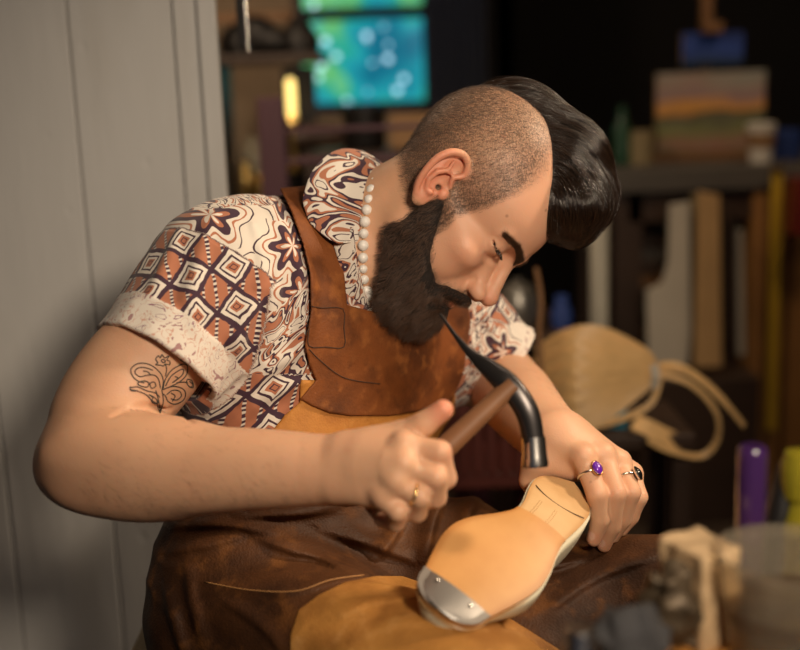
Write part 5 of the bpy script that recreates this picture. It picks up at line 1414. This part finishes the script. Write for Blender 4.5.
for i in range(22):
    u = i / 21; l_ = i % 3
    x_end, y_end = 528 + 26 * abs(u - .35) + 10 * (l_ == 1), 352 + 104 * u
    mid = at_y(600 - 6 * l_, 330 + 92 * u + 3 * l_, yh - .07 - .03 * math.sin(math.pi * u) - .004 * l_); q1 = at_y(645, 352 + 36 * u, yh - .055 - .004 * l_)
    m3 = at_y(565, 334 + 102 * u, yh - .06 - .03 * math.sin(math.pi * u) - .004 * l_)
    pts = catmull([tie + V(.0, .0, .012 * (.5 - u)), q1, mid, m3, at_y(x_end, y_end, yh - .02)], 7)
    ribbon(pts, np.interp(np.linspace(0, 1, len(pts)), [0, .25, 1], [.007, .013, .017]), .0022, nrm(V(0, -1, .25))).build('strip', R_['rawhide'], bd, smooth=True)
for pl in ([(650, 372), (690, 384), (716, 412), (717, 440), (700, 456), (668, 450), (648, 440)], [(655, 368), (690, 374), (722, 400), (744, 426)], [(660, 378), (650, 404), (618, 420), (580, 430)], [(655, 366), (680, 366), (712, 388), (735, 415)]):
    pts = catmull([at_y(x, y, yh - .05 - .02 * math.sin(i * 1.3)) for i, (x, y) in enumerate(pl)], 8)
    ribbon(pts, .0105, .0022, nrm(V(.2, -1, .5))).build('strip', R_['rawhide'], bd, smooth=True)
ribbon([tie + V(-.006, -.012, .02), tie + V(-.004, -.016, 0), tie + V(-.006, -.010, -.022)], .014, .004, V(0, -1, 0)).build('binding', R_['pale'], bd)
c = at_y(656, 434, yh - .04)
pts = catmull([at_y(634, 422, yh - .02), at_y(648, 428, yh - .03), at_y(664, 436, yh - .03), at_y(680, 444, yh - .02)], 5)
setp(ribbon(pts, .030, .006, nrm(V(.1, -1, .6))).build('hide_offcut', R_['rawhide'], smooth=True), 'short tan hide offcut below the strip bundle', 'leather offcut')
c = V(at_y(644, 455, yh - .02)[0], yh - .0, zst)
setp(MB().lathe([(.001, 0), (.014, 0), (.016, .03), (.014, .05), (.001, .05)], c=V(at_y(636, 440, yh)[0], yh + .12, zst + .001), n=18, cap0=False, cap1=False).build('steel_tin', M['chrome'], smooth=True), 'small polished steel tin beside the blue tub', 'tin')
# ---- the stool he sits on
so_ = thing('work_stool', V(PELV[0], PELV[1] + .05, 0), 'wooden stool with a cream cushion under the seated man', 'stool')
SF = Field(); sc_ = V(PELV[0] - .005, PELV[1] + .02, .485)
SF.poly([sc_ + V(-.09, 0, 0), sc_ + V(.09, 0, 0)], [.045, .045], k=.01)
def cush(p):
    q = np.abs(p - sc_) - V(.135, .14, .012); return np.linalg.norm(np.maximum(q, 0), axis=1) + np.minimum(q.max(1), 0) - .022
v_, q_ = mesh_field(cush, sc_ - .22, sc_ + .22, .008); mesh_np('cushion', v_, q_, simple('cream_canvas', (.52, .45, .30), .85), so_)
MB().box(sc_ + V(0, 0, -.047), (.33, .31, .025)).build('seat_board', R_['midwood'], so_, bevel=.004)
for dx in (-.13, .13):
    for dy in (-.12, .12): MB().tube([sc_ + V(dx, dy, -.058), V(sc_[0] + dx * 1.3, sc_[1] + dy * 1.3, .001)], .017, n=12).build('leg', R_['midwood'], so_, smooth=True)
# ---- foreground bench with its clutter
bz = .742
fb = thing('near_workbench', V(.32, .80, 0), 'low brown workbench in front of his knees, covered in clutter', 'workbench')
bpoly = [P(530, 690, .80), P(648, 622, .90), P(800, 590, .955), P(1000, 590, .97), P(1080, 700, .62), P(600, 820, .62)]
v = [(p[0], p[1], bz) for p in bpoly] + [(p[0], p[1], bz - .03) for p in bpoly]; n_ = len(bpoly)
MB().add(v, [tuple(range(n_))[::-1], tuple(range(n_, 2 * n_))] + [(i, (i + 1) % n_, n_ + (i + 1) % n_, n_ + i) for i in range(n_)]).build('bench_top', R_['bench'], fb, bevel=.003)
ctr = sum(bpoly) / n_
for p in (bpoly[1], bpoly[3], bpoly[4], bpoly[5]):
    q = p * .85 + ctr * .15; MB().box((q[0], q[1], (bz - .03) / 2), (.045, .045, bz - .03)).build('leg', R_['darkwood'], fb)
def bp(px, py, dz=0):           # the point of the bench top seen at a picture place
    d = P(px, py, 1.0) - CAM; return CAM + d * ((bz + dz - CAM[2]) / d[2])
# plastic tub of water
mp = Mat('frosted_plastic').set(color=(.80, .72, .58), rough=.22, trans=.86, ior=1.15, spec=.5).m
mw = Mat('dirty_water').set(color=(.40, .25, .11), rough=.03, trans=.9, ior=1.33).m
tc = bp(788, 655); tub = thing('plastic_tub', tc, 'round translucent plastic tub of water at the right edge', 'tub')
rt, hb2 = .050, .078
MB().lathe([(.001, .001), (rt * .84, .001), (rt * .86, .005), (rt, hb2 - .008), (rt * 1.045, hb2 - .008), (rt * 1.045, hb2), (rt * .975, hb2), (rt * .83, .008), (.001, .006)], c=tc, n=64, cap0=False, cap1=False).build('tub_body', mp, tub, smooth=True)
MB().lathe([(.001, .0065), (rt * .825, .0085), (rt * .90, hb2 * .52), (.001, hb2 * .52)], c=tc, n=64, cap0=False, cap1=False).build('water', mw, tub, smooth=True)
# purple tool handle
pcn = bp(748, 610); hgt = .131
mpur = Mat('purple_lacquer').set(color=(.05, .018, .095), rough=.16, coat=.8).m
setp(MB().lathe([(.001, 0), (.0108, .001), (.0110, .02), (.0110, hgt - .008), (.0104, hgt - .002), (.0085, hgt), (.001, hgt)], c=pcn + V(0, 0, .001), n=32, cap0=False, cap1=False).build('purple_handle', mpur, smooth=True), 'glossy purple tool handle standing behind the plastic tub', 'tool handle')
# yellow-green bottle
ycn = bp(796, 604); myl = Mat('yellow_plastic').set(color=(.42, .36, .03), rough=.2, trans=.45, ior=1.3).m
yb = thing('yellow_bottle', ycn, 'yellow green squeeze bottle behind the black tool', 'bottle')
MB().lathe([(.001, .001), (.016, .001), (.017, .01), (.017, .065), (.010, .082), (.010, .09)], c=ycn, n=28, cap0=False).build('bottle_body', myl, yb, smooth=True)
MB().lathe([(.0135, .088), (.0150, .100), (.0150, .114), (.0120, .123), (.001, .125)], c=ycn, n=28).build('bottle_cap', myl, yb, smooth=True)
# black tool leaning on the bottle
mblk = simple('black_rubber', (.012, .011, .011), .35)
t0_, t1_ = bp(764, 606, .004), P(790, 456, .885)
setp(MB().tube([t0_ + (t1_ - t0_) * t for t in np.linspace(0, 1, 12)], [.004, .0075, .0085, .009, .0095, .010, .0105, .0105, .010, .0095, .0085, .0045], n=20).build('black_tool', mblk, smooth=True), 'black rubber-handled tool leaning before the yellow bottle', 'tool')
setp(MB().lathe([(.001, 0), (.010, 0), (.010, .03), (.0115, .031), (.0115, .042), (.001, .043)], c=bp(776, 598), n=24, cap0=False, cap1=False).build('steel_thimble', M['chrome'], smooth=True), 'small steel thimble standing behind the tub rim', 'thimble')
# pale wooden block
def lump(name, f, c, r, h_, mat, lab, cat, attrs=None):
    v_, q_ = mesh_field(f, c - r, c + r, h_); return mesh_np(name, v_, q_, mat, label=lab, cat=cat)
bc = bp(698, 638); RB = np.array(Matrix.Rotation(math.radians(28), 3, 'Z'))
def blk(p):
    q = (p - bc - V(0, 0, .036)) @ RB; d = np.abs(q) - V(.016, .021, .037); s = np.linalg.norm(np.maximum(d, 0), axis=1) + np.minimum(d.max(1), 0) - .002
    return s + .0022 * noise(p, 90)
lump('pale_block', blk, bc + V(0, 0, .036), .055, .0022, simple('chalky_wax', (.60, .42, .24), .6, nscale=40, vary=.2), 'pale chipped wax block standing on the near bench', 'block')
# crumpled dark foil and grey rag
fc = bp(672, 648) + V(0, 0, .030)
lump('crumpled_foil', lambda p: np.maximum((np.linalg.norm((p - fc) / V(.9, .8, 1.35), axis=1) - .026) * .7 + .006 * np.abs(noise(p, 60)) + .004 * noise(p + 5, 120), bz + .0008 - p[:, 2]), fc, .055, .0018, simple('dull_foil', (.11, .08, .05), .5, .5, nscale=60, vary=.6), 'crumpled dark foil leaning on the pale block', 'foil')
rc_ = bp(630, 672) + V(0, 0, .018)
lump('grey_rag', lambda p: np.maximum((np.linalg.norm((p - rc_) / V(1.15, 1.1, 1.35), axis=1) - .026) * .7 + .008 * np.abs(noise(p, 38)) + .002 * noise(p + 5, 110), bz + .0008 - p[:, 2]), rc_, .06, .0018, simple('grey_cloth', (.062, .062, .068), .85, nscale=60, vary=.3), 'bunched dark grey rag at the front of the near bench', 'rag')
setp(MB().lathe([(.001, 0), (.012, 0), (.0125, .026), (.0105, .029), (.0105, .040), (.0095, .042), (.001, .042)], c=bp(580, 685), n=28, cap0=False, cap1=False).build('steel_bottle', M['chrome'], smooth=True), 'small steel bottle at the bottom edge, left of the grey rag', 'bottle')
# scrap of tan leather on the bench
v = []; nu = 14
for s in (0, 1):
    for i in range(nu):
        for j in range(nu):
            p = bp(648 + 85 * i / (nu - 1) + 8 * math.sin(j), 622 + 50 * j / (nu - 1) + 6 * math.sin(i * .7)); v.append(p + V(0, 0, .0012 + .0018 * s + .004 * (1 + math.sin(i * .8 + j * .5)) * (i / nu)))
q = [(i * nu + j, i * nu + j + 1, (i + 1) * nu + j + 1, (i + 1) * nu + j) for i in range(nu - 1) for j in range(nu - 1)]; N2 = nu * nu
q = q + [tuple(N2 + x for x in a[::-1]) for a in q]
for i in range(nu - 1):
    for e0, e1 in ((i, i + 1), ((nu - 1) * nu + i + 1, (nu - 1) * nu + i), ((i + 1) * nu, i * nu), (i * nu + nu - 1, (i + 1) * nu + nu - 1)): q.append((e0, e1, e1 + N2, e0 + N2))
mesh_np('leather_scrap', np.array(v), np.array(q), M['patch'], label='curled scrap of tan leather beside the plastic tub', cat='leather scrap')
# ================================================================== camera, lamps, view
def mat4(R, t):
    M4 = Matrix.Identity(4)
    for i in range(3):
        for j in range(3): M4[i][j] = float(R[i, j])
        M4[i][3] = float(t[i])
    return M4
cam = bpy.data.cameras.new('camera'); camo = bpy.data.objects.new('camera', cam); COL.objects.link(camo)
camo.matrix_world = mat4(np.stack([RGT, UPV, -FWD], 1), CAM)
cam.sensor_width = 36; cam.lens = FPX / 800 * 36
cam.dof.use_dof = True; cam.dof.focus_distance = 1.185; cam.dof.aperture_fstop = 2.2; cam.clip_start = .05
bpy.context.scene.camera = camo
def lamp(name, kind, loc, energy, color, target=None, **kw):
    l = bpy.data.lights.new(name, kind); l.energy = energy; l.color = color
    for k, v_ in kw.items(): setattr(l, k, v_)
    o = bpy.data.objects.new(name, l); COL.objects.link(o); o.location = tuple(float(x) for x in loc)
    if target is not None:
        o.rotation_euler = (Vector([float(x) for x in target]) - o.location).to_track_quat('-Z', 'Y').to_euler()
    return o
lamp('key_lamp', 'SPOT', (.42, -.12, 1.50), 75, (1.0, .81, .60), P(430, 270, 1.25), spot_size=math.radians(52), spot_blend=.9, shadow_soft_size=.11)
lamp('top_fill', 'AREA', (.25, .75, 2.45), 3, (1.0, .80, .60), P(330, 350, 1.2), size=.3)  # unseen overhead fill, added to give the figure shape and contrast
lamp('back_fill', 'POINT', (1.25, 2.0, 2.35), 26, (1.0, .72, .45), shadow_soft_size=.15)  # unseen fill added to brighten the back of the room
lamp('rim_light', 'SPOT', (1.3, 1.15, 1.95), 90, (1.0, .78, .55), P(545, 220, 1.2), spot_size=math.radians(30), spot_blend=.6, shadow_soft_size=.10)  # off-frame rim light, added to edge the hair, hand and nose
lamp('shelf_fill', 'POINT', (-.55, 2.2, 1.9), 22, (1.0, .75, .5), shadow_soft_size=.1)  # unseen fill put in to brighten the corner round the shelf
w = bpy.data.worlds.new('room_air'); bpy.context.scene.world = w; w.use_nodes = True
w.node_tree.nodes['Background'].inputs[0].default_value = (.30, .42, .7, 1); w.node_tree.nodes['Background'].inputs[1].default_value = .045
sc = bpy.context.scene
sc.view_settings.view_transform = 'Standard'; sc.view_settings.look = 'None'; sc.view_settings.gamma = 1; sc.view_settings.exposure = 0; sc.view_settings.use_curve_mapping = False
sc.cycles.use_denoising = True
